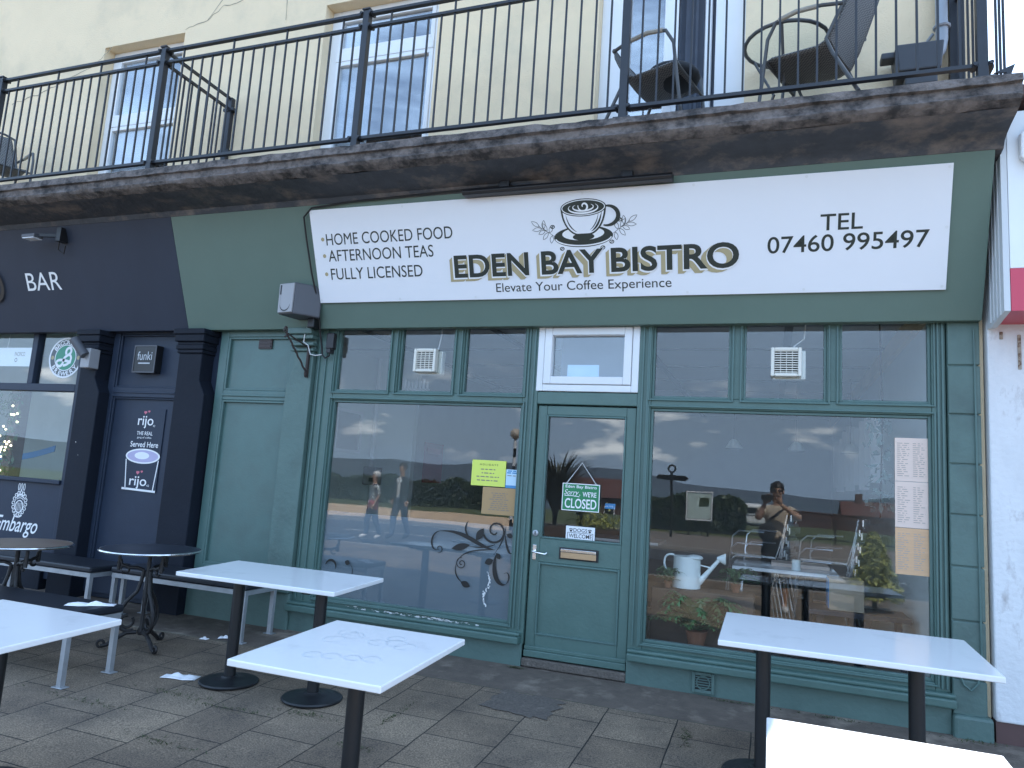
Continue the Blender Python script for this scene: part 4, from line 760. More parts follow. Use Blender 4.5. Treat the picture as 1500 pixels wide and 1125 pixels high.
st('disc', 'paper', lambda mb: disc(mb, cx, cz, .245, .222, q, 0, 40)); st('ring', 'roundgrey', lambda mb: disc(mb, cx, cz, .222, .202, q, .0006, 40)); st('inner_ring', 'paper', lambda mb: disc(mb, cx, cz, .158, .144, q, .0012, 40)); st('centre', 'roundgreen', lambda mb: disc(mb, cx, cz, .147, .134, q, .0018, 40))
def curved(mb, body, a0, a1, inward):
    for i, ch in enumerate(body):
        a = R(a0+(a1-a0)*(i+.5)/len(body)); vs, fs = text2d(ch, .03); xs = [v[0] for v in vs]; hx = (max(xs)+min(xs))/2
        k = .066; ro = a-math.pi/2 if not inward else a+math.pi/2
        for_ = []
        for x_, y_ in vs:
            u, v = (x_-hx)*k*1.15, (y_-.36)*k; for_.append(q(cx+.190*math.cos(a)+u*math.cos(ro)-v*math.sin(ro), cz+.173*math.sin(a)+u*math.sin(ro)+v*math.cos(ro), .0012))
        mb.add(for_, fs)
st('lettering', 'paper', lambda mb: (curved(mb, 'BROOKLYN', 152, 28, False), curved(mb, 'BREWERY', 208, 332, True)))
st('dot', 'gold', lambda mb: (disc(mb, cx-.19, cz, .022, .022, q, .0012, 14), disc(mb, cx+.19, cz, .022, .022, q, .0012, 14)))
st('script_letter', 'paper', lambda mb: ribbon(mb, bez((cx+.01, cz+.035), (cx-.03, cz+.10), (cx+.07, cz+.14), (cx+.075, cz+.075))+bez((cx+.075, cz+.075), (cx+.075, cz+.02), (cx-.02, cz+.03), (cx-.02, cz-.03))+bez((cx-.02, cz-.03), (cx-.03, cz-.12), (cx-.12, cz-.10), (cx-.12, cz-.055))+bez((cx-.12, cz-.055), (cx-.12, cz-.01), (cx+.0, cz-.02), (cx+.09, cz-.055)), .030, q, .0025) or ribbon(mb, bez((cx+.04, cz+.04), (cx+.12, cz+.02), (cx+.09, cz-.08), (cx-.02, cz-.085)), .028, q, .0028))
t = thing('window_card', 'white card with small dark lettering hanging in the bar window', 'card', (-7.9, .06, 2.3))
MB().box(-8.25, -7.665, .062, .066, 2.305, 2.515).build('card', 'paper', t); mb = MB(); text(mb, 'PACIFICO', -7.96, -7.80, 2.42, .045, P0(.061), .001); mb.build('lettering', 'inksoft', t); mb = MB(); ribbon(mb, arc(-7.93, 2.375, .018, .02, 0, 360, 12), .008, P0(.061), .001); mb.build('mark', 'inksoft', t)
mb = MB(); mb.tube([(-8.1, .064, 2.515), (-8.08, .064, 2.69)], .003, 5); mb.tube([(-7.68, .064, 2.515), (-7.66, .064, 2.69)], .003, 5); mb.build('string', 'whitecable', t)
t = thing('wall_lamp', 'grey tube lamp on the capital of the navy pilaster', 'lamp', (-6.9, -.25, 2.3)); mb = MB(); mb.tube([(-6.50, -.26, 2.37), (-6.63, -.30, 2.53)], .045, 12); mb.build('lamp_body', 'speakerd', t); mb = MB(); mb.box(-6.58, -6.46, -.24, -.12, 2.25, 2.45); mb.build('base', 'speaker', t, bevel=.008)
t = thing('embargo_decal', 'white ornate crest and script lettering on the navy panel under the bar window', 'decal', (-7.45, .02, .5)); q = P0(.019)
mb = MB(); text(mb, 'Embargo', -7.80, -7.16, .535, .155, q, .001, .008, .35); mb.build('lettering', 'white', t)
mb = MB(); cx, cz = -7.475, .825
for k in range(16):
    a = k*math.pi/8; ribbon(mb, spiral(cx+.095*math.cos(a), cz+.118*math.sin(a), .030, .006, math.degrees(a)+120, 1.1, 14), .009, q, .001)
for dx in (-.038, 0, .038): ribbon(mb, arc(cx+dx, 1.0, .012, .035, 0, 360, 14), .008, q, .001)
ribbon(mb, arc(cx, cz-.03, .055, .062, 0, 360, 24), .012, q, .0014)
for dx in (-.03, -.01, .01, .03): ribbon(mb, [(cx+dx, cz-.075), (cx+dx, cz+.01)], .007, q, .0014)
for dz in (.05, .07, .09): ribbon(mb, arc(cx, cz+dz-.02, .05, .03, 20, 160, 10), .008, q, .0014)
ribbon(mb, arc(cx, cz-.11, .06, .03, 190, 350, 10), .012, q, .001); mb.build('crest', 'white', t)
t = thing('ivy_post', 'timber post wrapped in ivy and fairy lights inside the bar window', 'decoration', (-7.62, .5, 0)); mb = MB(); mb.box(-8.46, -8.32, .45, .59, .03, 2.1); mb.build('post', 'timber', t)
def leaves(mb, n, fn_, s0, s1, rr):
    for i in range(n):
        c = Vector(fn_(rr)); a = Vector((rr.gauss(0, 1), rr.gauss(0, 1), rr.gauss(0, 1))).normalized(); b = a.orthogonal().normalized(); s_ = s0+(s1-s0)*rr.random(); d = Matrix.Rotation(rr.random()*6.28, 3, a) @ b; e = a.cross(d)
        mb.add([c-d*s_, c+e*s_*.45, c+d*s_, c-e*s_*.45], [(0, 1, 2, 3)])
mb = MB(); rr = random.Random(11); leaves(mb, 420, lambda r: (-8.39+r.gauss(0, .07), .44+r.gauss(0, .03), .2+1.85*r.random()), .02, .045, rr); leaves(mb, 120, lambda r: (-8.44-.7*r.random(), .44+r.gauss(0, .03), 1.9+r.gauss(0, .05)), .02, .045, rr); mb.build('ivy', 'leaf2', t)
mb = MB()
for i in range(46): x, z = -8.39+rr.gauss(0, .06), .3+1.6*rr.random(); mb.add(*ell((x, .40+rr.gauss(0, .01), z), (.012, .012, .012), 5))
mb.build('fairy_light', emit('fairy_light_glow', (1, .93, .62), 1.6), t)
mb = MB(); mb.add([(-10.0+1.8*i/20, .9, 1.44-.20*math.sin(math.pi*(i/20)*.86+.2)+k) for i in range(21) for k in (0, .075)], [(2*i, 2*i+1, 2*i+3, 2*i+2) for i in range(20)])
o = tag(mb.build('blue_garland', mat('blue_cloth', (.04, .20, .42), .7, .1, 5)), 'sagging blue strip hung inside the bar window', 'garland'); s_ = o.modifiers.new('thick', 'SOLIDIFY'); s_.thickness = .01

# ------------------------------------------------------------------ notices on the bistro glass
def notice(name, label, cat, x0, x1, z0, z1, m, y=.038, rot=0):
    t = thing(name, label, cat, ((x0+x1)/2, y, z0)); MB().box(x0, x1, y, y+.002, z0, z1).build('sheet', m, t); return t
def lines(t, x0, x1, z0, z1, n, m, h, y=.038, seed=1, centre=True, gap=.02):
    mb = MB(); rr = random.Random(seed)
    for i in range(n):
        z = z1-(z1-z0)*(i+.5)/n; wl__ = (x1-x0)*(.5+.45*rr.random()); a = (x0+x1-wl__)/2 if centre else x0; x = a
        while x < a+wl__: d = .012+.03*rr.random(); mb.add([(x, y-.001, z-h/2), (min(x+d, a+wl__), y-.001, z-h/2), (min(x+d, a+wl__), y-.001, z+h/2), (x, y-.001, z+h/2)], [(0, 1, 2, 3)]); x += d+gap*.5
    mb.build('print', m, t)
t = notice('holiday_notice', 'bright yellow paper notice taped inside the café window', 'notice', -2.33, -2.03, 1.345, 1.555, 'yellow'); mb = MB(); text(mb, 'H O L I D A Y S', -2.26, -2.10, 1.512, .014, P0(.038), .001, .01); mb.build('lettering', 'ink', t); lines(t, -2.29, -2.08, 1.375, 1.495, 4, 'inksoft', .008, seed=3)
t = notice('blue_leaflet', 'small blue and pale leaflet beside the yellow notice', 'leaflet', -2.025, -1.925, 1.34, 1.49, 'paperpale'); MB().box(-2.025, -1.925, .0365, .0378, 1.34, 1.362).build('band', 'paperblue', t); lines(t, -2.02, -1.93, 1.455, 1.485, 2, 'paperblue', .010, seed=5); lines(t, -2.02, -1.93, 1.43, 1.45, 1, 'inksoft', .006, seed=6)
t = notice('kraft_menu', 'brown paper menu sheet below the yellow notice', 'menu', -2.22, -1.925, 1.12, 1.337, 'kraft'); lines(t, -2.18, -1.96, 1.15, 1.30, 9, 'inksoft', .006, seed=7)
for k, (z0, z1, m, lab) in enumerate(((1.57, 1.865, 'menupale', 'pale printed menu sheet at the top of the column in the large window'), (1.26, 1.567, 'menupale', 'pale printed menu sheet in the middle, directly above the oak coloured one'), (.95, 1.257, 'menuwood', 'oak coloured menu sheet at the bottom of the column in the large window'))):
    t = notice('menu_sheet', lab, 'menu', .80, 1.0, z0, z1, m); t['group'] = 'menu sheets in the large window'; lines(t, .815, .895, z0+.03, z1-.03, 17, 'inkfaint', .005, seed=20+k, centre=False); lines(t, .91, .99, z0+.03, z1-.03, 17, 'inkfaint', .005, seed=30+k, centre=False)
t = thing('closed_sign', 'green hanging sign reading Sorry we are closed on a string in the door', 'sign', (-1.39, .03, 1.2)); q = P0(.024)
MB().box(-1.54, -1.24, .026, .034, 1.20, 1.412).build('board', 'signgreen', t, bevel=.002)
mb = MB(); frame(mb, -1.54, -1.24, 1.20, 1.412, .006, .0245, .0262); mb.build('border', 'white', t); mb = MB(); text(mb, 'Eden Bay Bistro', -1.515, -1.265, 1.377, .022, q, .001, .012); text(mb, 'Sorry', -1.525, -1.405, 1.322, .040, q, .001, .0, .4); text(mb, ",", -1.402, -1.394, 1.322, .03, q, .001); text(mb, "WE'RE", -1.375, -1.265, 1.313, .037, q, .001, .015); text(mb, 'CLOSED', -1.515, -1.262, 1.222, .072, q, .001, .014); ribbon(mb, [(-1.52, 1.314), (-1.46, 1.316), (-1.40, 1.310)], .005, q, .001); mb.build('lettering', 'white', t)
mb = MB(); mb.tube([(-1.51, .03, 1.41), (-1.392, .03, 1.575), (-1.27, .03, 1.41)], .003, 6); mb.build('string', 'whitecable', t)
t = notice('dogs_welcome_sign', 'small white sign reading Dogs welcome at the foot of the door glass', 'sign', -1.495, -1.265, .972, 1.082, 'paper', .030); q = P0(.030)
mb = MB(); text(mb, 'DOGS', -1.435, -1.325, 1.040, .026, q, .001, .006); text(mb, 'WELCOME', -1.470, -1.288, .994, .030, q, .001, .006); mb.build('lettering', 'black', t); mb = MB(); frame(mb, -1.482, -1.278, .982, 1.034, .003, .0285, .0295); mb.build('border', 'black', t); mb = MB()
for x in (-1.455, -1.305):
    disc(mb, x, 1.046, .010, .008, q, .001, 10)
    for k in range(4): disc(mb, x-.012+.008*k, 1.058+.003*(k in (1, 2)), .0035, .005, q, .001, 8)
mb.build('paw_print', 'black', t)
t = notice('blue_sticker', 'small blue sticker low on the door glass', 'sticker', -1.20, -1.12, 1.235, 1.275, 'paperblue', .054)
# frosted film; opaque scroll strips carry the dark room's shade in their colour
t = thing('frosted_film', 'frosted film with scroll strips painted dark like the room behind, low on the café window', 'window film', (-2.8, .06, .3))
MB().box(-3.71, -1.925, .055, .0565, .305, 1.035).build('film', 'film', t); q = P0(.0425); q = P0(.043)
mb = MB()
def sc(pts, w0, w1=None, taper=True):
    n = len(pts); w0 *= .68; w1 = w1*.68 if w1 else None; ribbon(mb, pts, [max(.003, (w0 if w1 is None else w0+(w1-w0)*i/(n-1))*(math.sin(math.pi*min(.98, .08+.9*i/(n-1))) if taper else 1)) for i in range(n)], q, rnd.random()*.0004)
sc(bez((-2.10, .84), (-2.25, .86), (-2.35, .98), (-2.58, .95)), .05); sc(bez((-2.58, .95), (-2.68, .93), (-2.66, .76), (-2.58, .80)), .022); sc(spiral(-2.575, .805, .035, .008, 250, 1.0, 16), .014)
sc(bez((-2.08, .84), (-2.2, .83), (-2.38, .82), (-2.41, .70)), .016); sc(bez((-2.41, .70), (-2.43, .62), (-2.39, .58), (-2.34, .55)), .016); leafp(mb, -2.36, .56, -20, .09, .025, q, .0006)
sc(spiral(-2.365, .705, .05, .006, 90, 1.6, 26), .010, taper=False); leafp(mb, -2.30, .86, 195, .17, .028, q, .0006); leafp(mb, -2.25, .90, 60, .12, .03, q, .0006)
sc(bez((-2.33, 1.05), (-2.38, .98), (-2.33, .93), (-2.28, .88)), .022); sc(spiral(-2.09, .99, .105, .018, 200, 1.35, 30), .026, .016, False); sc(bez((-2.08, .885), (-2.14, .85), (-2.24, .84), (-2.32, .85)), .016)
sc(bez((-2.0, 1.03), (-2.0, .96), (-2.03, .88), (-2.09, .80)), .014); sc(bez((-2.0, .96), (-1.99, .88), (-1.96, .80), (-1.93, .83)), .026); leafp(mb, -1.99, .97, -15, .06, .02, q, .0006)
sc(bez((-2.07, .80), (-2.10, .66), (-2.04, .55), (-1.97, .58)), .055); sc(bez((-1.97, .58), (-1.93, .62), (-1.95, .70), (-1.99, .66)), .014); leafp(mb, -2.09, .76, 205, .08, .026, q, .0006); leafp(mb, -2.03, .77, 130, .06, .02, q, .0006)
mb.build('scroll', 'scrollshade', t, smooth=False); mb = MB(); sc(spiral(-3.60, .56, .055, .05, 170, -.55, 16), .030); mb.build('scroll', 'scrollshade', t, smooth=False); mb = MB(); leafp(mb, -3.41, .60, 165, .055, .022, q, .0006); sc(bez((-3.40, .59), (-3.36, .55), (-3.38, .48), (-3.42, .42)), .012); sc(bez((-3.42, .42), (-3.5, .40), (-3.55, .36), (-3.5, .33)), .016)
mb.build('scroll', 'scrollshade', t, smooth=False)
mb = MB(); rr = random.Random(9)
for i in range(40): x = -2.13+.022*math.sin(i*.16)+rr.gauss(0, .005); z = .66-.27*i/40; a = .002+.006*rr.random(); mb.add([q(x+a*math.cos(k*1.05)*(.5+rr.random()), z+a*1.3*math.sin(k*1.05)*(.5+rr.random()), .0005+.0001*(i % 3)) for k in range(6)], [tuple(range(6))])
mb.build('tear', 'scratch', t)
# extractor fans
def fan(label, x0, x1, z0, z1, cab):
    t = thing('extractor_fan', label, 'extractor fan', ((x0+x1)/2, .03, z0), 'extractor fans in the upper panes')
    mb = MB(); frame(mb, x0, x1, z0, z1, .025, -.02, .042); mb.build('housing', 'fan', t, bevel=.008); MB().box(x0+.025, x1-.025, .02, .042, z0+.025, z1-.025).build('back_plate', 'slot', t)
    mb = MB(); n = 9; [mb.box(x0+.026, x1-.026, -.012, .0, z0+.03+(z1-z0-.06)*i/n, z0+.036+(z1-z0-.06)*i/n) for i in range(n+1)]; [mb.box(x0+.026+(x1-x0-.052)*i/4, x0+.030+(x1-x0-.052)*i/4, -.010, .002, z0+.026, z1-.026) for i in range(1, 4)]; mb.build('louvre', 'fan', t)
    MB().box(x0+.01, x1+.03, .056, .13, z0-.01, z1-.01).build('motor_box', 'fan', t, bevel=.01)
    mb = MB(); mb.tube(cab, .005, 6); mb.build('flex', 'whitecable', t)
fan('cream extractor fan in the pane over the window with the yellow notice', -2.93, -2.72, 2.28, 2.485, [(-2.76, .10, 2.47), (-2.75, .11, 2.55), (-2.74, .12, 2.65), (-2.755, .12, 2.9)])
fan('cream extractor fan in the pane over the window with the oak menu', -.01, .20, 2.275, 2.49, [(.13, .10, 2.47), (.15, .11, 2.52), (.22, .13, 2.58), (.24, .15, 2.9)])

# ------------------------------------------------------------------ tables
def white_table(label, x0, x1, y0, y1, h, legs, base=.20):
    cx, cy = (x0+x1)/2, (y0+y1)/2; g = gz(cy); t = thing('white_table', label, 'table', (cx, cy, g), 'white topped tables on the pavement')
    sl_ = .04; top = MB(); P = [(x0, y0), (x1, y0), (x1, y1), (x0, y1)]
    top.add([(x, y, gz(y)+h-.028) for x, y in P]+[(x, y, gz(y)+h) for x, y in P], [(3, 2, 1, 0), (4, 5, 6, 7), (0, 1, 5, 4), (1, 2, 6, 5), (2, 3, 7, 6), (3, 0, 4, 7)])
    tp = top.build('tabletop', 'tabletop', t, bevel=.005)
    for (lx, ly) in legs:
        zb = gz(ly)
        mb = MB(); mb.lathe([(.038, .02), (.038, h-.055)], (lx, ly, zb), 20); c = mb.build('column', 'blackmetal', t)
        mb = MB(); mb.lathe([(base, .0), (base+.003, .008), (base-.004, .016), (base*.6, .026), (.06, .034), (.05, .045)], (lx, ly, zb+.002), 40); mb.build('base', 'blackmetal', c)
        mb = MB(); mb.bar((lx-.19, ly, gz(ly)+h-.045), (lx+.19, ly, gz(ly)+h-.045), .05, .03); mb.bar((lx, ly-.19, gz(ly-.19)+h-.045), (lx, ly+.19, gz(ly+.19)+h-.045), .05, .03); mb.build('spider', 'blackmetal', c)
    return t, tp
white_table('single pedestal white table cut off by the photo edge before the bench', -3.72, -2.905, -3.36, -2.76, .735, [(-3.33, -3.03)])
white_table('long white table on two black pedestals between the round table and the café window', -3.66, -2.445, -1.67, -1.08, .737, [(-3.385, -1.37), (-2.72, -1.38)], .19)
tC, tpC = white_table('square white table with ring stains and one pedestal mid pavement', -2.055, -1.345, -3.02, -2.235, .735, [(-1.68, -2.62)])
white_table('long white table on two black pedestals beneath the window with the oak menu', -.235, .995, -1.62, -.885, .745, [(-.02, -1.25), (.71, -1.22)])
white_table('brightly sunlit white table cut off by the bottom of the photo', 0.0, .73, -3.35, -2.60, .72, [(.37, -3.0)])
mb = MB(); q3 = lambda u, v, o: (u, v, gz(v)+.735+o)
for (x, y, r) in ((-1.87, -2.42, .045), (-1.82, -2.45, .05), (-1.62, -2.40, .042), (-1.585, -2.47, .05), (-1.66, -2.50, .045), (-1.86, -2.55, .05), (-1.72, -2.78, .04), (-1.63, -2.76, .035), (-1.55, -2.74, .04), (-1.80, -2.80, .04), (-1.52, -2.50, .05)): ribbon(mb, arc(x, y, r, r, 0, 300+60*rnd.random(), 24), .004, q3, .0008+rnd.random()*.0004)
mb.build('ring_stain', mat('ring_stain', (.60, .64, .68), .4, .05, 6), tpC)
# round cast-iron tables
def round_table(label, cx, cy, h, r, topm):
    g = gz(cy); t = thing('round_table', label, 'table', (cx, cy, g), 'round cast iron tables')
    mb = MB(); mb.lathe([(r-.01, h-.022), (r-.004, h-.002), (r-.02, h)], (cx, cy, g), 48); mb.build('tabletop', topm, t); mb = MB(); mb.tube([(cx+r*math.cos(k*.1309), cy+r*math.sin(k*.1309), g+h-.012) for k in range(48)], .010, 8, True); mb.build('rim', 'chrome', t)
    mb = MB(); mb.lathe([(.02, .10), (.028, .13), (.016, .17), (.014, .30), (.022, .42), (.016, .44), (.016, h-.03)], (cx, cy, g), 12); mb.build('stem', 'castiron', t)
    for k in range(3):
        a = R(100+120*k); d = Vector((math.cos(a), math.sin(a), 0)); P = lambda s, z: (cx+d.x*s, cy+d.y*s, g+z)
        mb = MB(); mb.tube([P(.03, .58), P(.04, .50), P(.06, .42), P(.12, .35), P(.165, .27), P(.175, .20), P(.15, .15), P(.10, .125), P(.055, .135)], .014, 8)
        mb.tube([P(.105+.045*math.cos(i*.45+2.5), .20+.045*math.sin(i*.45+2.5)) for i in range(13)], .012, 7); mb.tube([P(.03, .12), P(.10, .115), P(.17, .07), P(.22, .03), P(.26, .02)], .016, 8); mb.tube([P(.262+.024*math.cos(i*.5-1.6), .038+.024*math.sin(i*.5-1.6)) for i in range(13)], .010, 7)
        mb.tube([P(.03, .58), P(.08, .60), P(.14, .60), P(.19, .62), P(.20, .66)], .012, 7); mb.tube([P(.165+.030*math.cos(i*.5), .585+.030*math.sin(i*.5)) for i in range(12)], .010, 7); mb.tube([P(.21, .58), P(.21, h-.02)], .012, 7); mb.build('scroll_leg', 'castiron', t)
    return t
round_table('round dark table with bright rim and ornate iron foot beside the long white table', -4.50, -1.07, .745, .355, 'darktop')
round_table('round brown topped table cut off by the photo edge below the bar window', -5.42, -1.45, .745, .36, 'woodtop')
# benches
def bench(label, x0, x1, y0, y1, h=.455):
    cy = (y0+y1)/2; g = gz(cy); t = thing('bench', label, 'bench', ((x0+x1)/2, cy, g), 'black padded benches with steel legs')
    mb = MB(); mb.box(x0, x1, y0, y1, g+h-.05, g+h); mb.build('seat', 'vinylseat', t, bevel=.015)
    mb = MB(); mb.box(x0+.01, x1-.01, y0+.01, y0+.045, g+h-.09, g+h-.052); mb.box(x0+.01, x1-.01, y1-.045, y1-.01, g+h-.09, g+h-.052); mb.box(x0+.01, x0+.045, y0+.045, y1-.045, g+h-.09, g+h-.052); mb.box(x1-.045, x1-.01, y0+.045, y1-.045, g+h-.09, g+h-.052); mb.build('seat_frame', 'galv', t)
    for x in (x0+.03, x1-.03):
        for y in (y0+.03, y1-.03):
            z = gz(y); mb = MB(); mb.box(x-.018, x+.018, y-.018, y+.018, z+.006, g+h-.09); mb.box(x-.045, x+.045, y-.03, y+.03, z+.001, z+.007); mb.build('leg', 'galv', t, bevel=.002)
    return t
bench('black padded bench with a tissue on its end, behind the cut-off white table', -5.75, -4.17, -1.98, -1.56)
bench('black padded bench against the navy front behind the round dark table', -5.38, -3.93, -.62, -.20)
bench('black padded bench below the bar window behind the brown round table', -6.95, -5.46, -.75, -.33)
def tissue(label, x, y, z, w_, d_, seed, rz=0):
    rr = random.Random(seed); mb = MB(); n = 10; vs = []; ph = rr.random()*6
    for i in range(n+1):
        for j in range(n+1):
            u, v = i/n-.5, j/n-.5; k = 1-.35*abs(math.sin(3*u+ph)); X = w_*u; Yy = d_*v*k; ca, sa = math.cos(rz), math.sin(rz)
            vs.append((x+X*ca-Yy*sa, y+X*sa+Yy*ca, z+.004+.022*abs(math.sin(7*u+ph)*math.cos(6*v+ph))*(1-2*max(abs(u), abs(v)))*1.6))
    mb.add(vs, [(i*(n+1)+j, (i+1)*(n+1)+j, (i+1)*(n+1)+j+1, i*(n+1)+j+1) for i in range(n) for j in range(n)]); o = mb.build('paper_tissue', 'napkin', smooth=True); s_ = o.modifiers.new('thick', 'SOLIDIFY'); s_.thickness = .002
    tag(o, label, 'tissue', 'white litter around the tables')
tissue('crumpled white tissue on the paving beside the long white table base', -3.72, -1.45, gz(-1.45), .24, .13, 2, .3)
tissue('tiny white paper scrap on the paving near the round table foot', -4.27, -.64, gz(-.64), .06, .05, 3)
tissue('small white crumpled scrap right behind the pedestal of the long table', -4.15, -.54, gz(-.54)+.004, .10, .08, 4, .5)
tissue('torn white tissue lying on the end of the black bench', -4.30, -1.72, gz(-1.77)+.455, .30, .12, 5, .6)
# paving extras
mb = MB(); rr = random.Random(17); PP = []
for (a, b) in (((-1.72, -.98), (-1.28, -1.04)), ((-1.28, -1.04), (-1.24, -.66)), ((-1.24, -.66), (-1.70, -.62)), ((-1.70, -.62), (-1.72, -.98))):
    for k in range(9): PP.append((a[0]+(b[0]-a[0])*k/9+rr.gauss(0, .012), a[1]+(b[1]-a[1])*k/9+rr.gauss(0, .012)))
mb.add([(x, y, gz(y)+.005) for x, y in PP], [tuple(range(len(PP)))]); tag(mb.build('tarmac_patch', 'patch', smooth=False), kind='structure')
mb = MB(); rr = random.Random(21)
spots = [(-3.55, -1.70, .35, .03), (-3.05, -1.75, .4, .03), (-3.9, -2.05, .4, .02), (-2.6, -1.62, .2, .04), (-1.80, .0, .06, .05), (-4.6, -2.4, .3, .03), (-2.1, -1.9, .15, .02), (-3.0, -2.3, .3, .02), (-.2, -.07, .2, .02), (.4, -.08, .3, .02), (1.2, -.12, .2, .03), (-.45, -.9, .04, .15), (-2.12, -1.4, .02, .3)]
for x, y, sx, sy in spots:
    for i in range(70):
        px, py = x+rr.gauss(0, sx*.5), y+rr.gauss(0, min(sy, .02) if sx > sy else sy*.5)
        if py > -.09: py = -.09-.02*rr.random()
        a = rr.random()*6.28; h = .005+.012*rr.random()**2; dx, dy = .004*math.cos(a), .004*math.sin(a); lx, ly = rr.gauss(0, .015), rr.gauss(0, .015); g = gz(py)+.002
        mb.add([(px-dx, py-dy, g), (px+dx, py+dy, g), (px+lx, py+ly, g+h)], [(0, 1, 2)])
tag(mb.build('weeds', 'grass', smooth=False), 'short weeds growing along the paving joints', 'weeds', kind='stuff')

# ------------------------------------------------------------------ inside the café
t = thing('watering_can', 'pale enamel watering can standing behind the large café window', 'watering can', (-.60, .45, .66))
mb = MB(); mb.lathe([(.108, 0), (.110, .02), (.103, .23), (.106, .24), (.098, .24)], (-.61, .45, .66), 28); mb.build('body', 'canwhite', t)
mb = MB(); mb.tube([(-.52, .45, .70), (-.44, .44, .80), (-.365, .43, .895)], [.026, .018, .014], 10); mb.lathe([(.012, -.03), (.045, .03), (.040, .036)], (-.35, .43, .905), 16, 'x'); mb.tube([(-.51, .45, .84), (-.43, .44, .83)], .006, 6); mb.build('spout', 'canwhite', t)
mb = MB(); mb.tube(bez((-.715, .45, .72), (-.82, .45, .80), (-.80, .45, .93), (-.71, .45, .90)), .009, 8); mb.add(*ell((-.55, .45, .895), (.065, .095, .022), 8)); mb.build('handle', 'canwhite', t)
MB().box(-.86, -.10, .30, .62, .05, .655).build('shelf', 'timber', None, bevel=.008); o = bpy.data.objects['shelf']; o.name = 'window_shelf'; tag(o, 'low timber unit behind the glass carrying the watering can', 'shelf')
def fern(label, x, y, z, s, seed, n=26):
    t = thing('potted_fern', label, 'plant', (x, y, z), 'ferns behind the glass'); rr = random.Random(seed)
    mb = MB(); mb.lathe([(.05*s, 0), (.08*s, .12*s), (.085*s, .13*s), (.07*s, .13*s)], (x, y, z), 16); mb.build('pot', 'terracotta', t); mb = MB()
    for k in range(n):
        a = rr.random()*6.28; ln = s*(.22+.16*rr.random()); up = s*(.05+.22*rr.random()); P = [Vector((x+math.cos(a)*ln*u, y+math.sin(a)*ln*u*.6, z+.13*s+up*math.sin(u*2.3))) for u in [i/9 for i in range(10)]]
        d = Vector((-math.sin(a), math.cos(a), 0))
        for i in range(1, 10):
            w_ = s*.045*math.sin(math.pi*(i/10))+.004
            for sg_ in (-1, 1): mb.add([P[i-1], P[i], P[i]+d*sg_*w_+Vector((0, 0, -.01*s))], [(0, 1, 2)])
    mb.build('fronds', 'leaf2', t)
fern('leafy fern in front of the watering can at the foot of the window', -.50, .20, .26, 1.0, 4, 90); fern('dark drooping fern beside the watering can on the timber unit', -.24, .50, .655, .5, 5, 40); fern('grassy fern on the timber unit before the watering can', -.74, .36, .655, .40, 6, 50)
def indoor_table(label, x0, x1, y0, y1, z, legs):
    t = thing('indoor_table', label, 'table', ((x0+x1)/2, (y0+y1)/2, .05), 'tables inside the café'); MB().box(x0, x1, y0, y1, z-.03, z).build('tabletop', 'tabletop', t, bevel=.004)
    for lx in legs:
        mb = MB(); mb.lathe([(.2, .0), (.2, .015), (.04, .03), (.038, .05), (.038, z-.08)], (lx, (y0+y1)/2, .05), 20); mb.build('column', 'blackmetal', t)
indoor_table('white table inside behind the watering can with chairs stacked on both sides', -.30, .55, 1.15, 1.85, .80, (-.02, .33))
indoor_table('white table inside behind the frosted film', -3.0, -1.9, .75, 1.4, .80, (-2.75, -2.1)); indoor_table('white table deep inside the room behind the door', -2.2, -1.2, 3.0, 3.7, .80, (-1.9, -1.4))
def chair_stack(label, x, y, z, rz, n):
    t = thing('stacked_chair', label, 'chair', (0, 0, 0), 'stacked aluminium chairs inside')
    for sx in (-1, 1):
        mb = MB(); mb.tube([(sx*.22, -.24, 0), (sx*.225, -.22, .40), (sx*.23, -.20, .60), (sx*.235, -.14, .655), (sx*.235, .10, .66)], .0095, 8); mb.build('arm', 'alu', t)
        mb = MB(); mb.tube([(sx*.20, .28, 0), (sx*.20, .20, .42), (sx*.205, .26, .62), (sx*.20, .30, .84)], .0095, 8); mb.build('leg', 'alu', t)
    MB().box(-.21, .21, -.22, .20, .42, .437).build('seat', 'alu', t); mb = MB(); [mb.box(-.20, .20, .27+.03*k, .283+.03*k, .60+.09*k, .66+.09*k) for k in range(3)]; mb.build('back_slats', 'alu', t)
    t.location = (x, y, z); t.rotation_euler = (0, 0, rz); return t
def copy_tree(o, parent=None):
    c = o.copy(); C.objects.link(c); c.parent = parent
    for ch in list(o.children): copy_tree(ch, c)
    return c
ca = chair_stack('aluminium armchair, lowest of the stack next to the watering can spout', -.12, 2.15, .05, R(-105), 1)
cb = chair_stack('aluminium armchair, lowest of the stack nearer the menu sheets', .50, 2.2, .05, R(-105), 1)
for src, a_, names in ((ca, 'the stack next to the watering can spout', ('second', 'third', 'topmost')), (cb, 'the stack nearer the menu sheets', ('second', 'third', 'topmost'))):
    for k, nm in enumerate(names): o = copy_tree(src); o.location.z += .12*(k+1); o.location.x += .012*(k+1); o['label'] = 'aluminium armchair, %s from the floor of %s' % (nm, a_) if nm != 'topmost' else 'aluminium armchair, topmost of %s' % a_
t = thing('cardboard_box', 'pale cardboard box with blue side standing on the bench by the indoor table', 'box', (.55, 1.0, .5)); mb = MB(); mb.box(.45, .70, .85, 1.1, .56, .80); mb.build('carton', 'cardboard', t, bevel=.003); MB().box(.443, .449, .86, 1.09, .57, .79).build('label_panel', 'paperblue', t)
mb = MB(); mb.box(.30, 1.02, .80, 1.2, .52, .558); [mb.bar((a, 1.0, .52), (a+b, 1.0, .05), .05) for a, b in ((.40, -.08), (.62, .10), (.75, -.1), (.95, .05))]; tag(mb.build('trestle_bench', 'darktop', bevel=.003), 'dark trestle bench under the cardboard box inside the large window', 'bench')
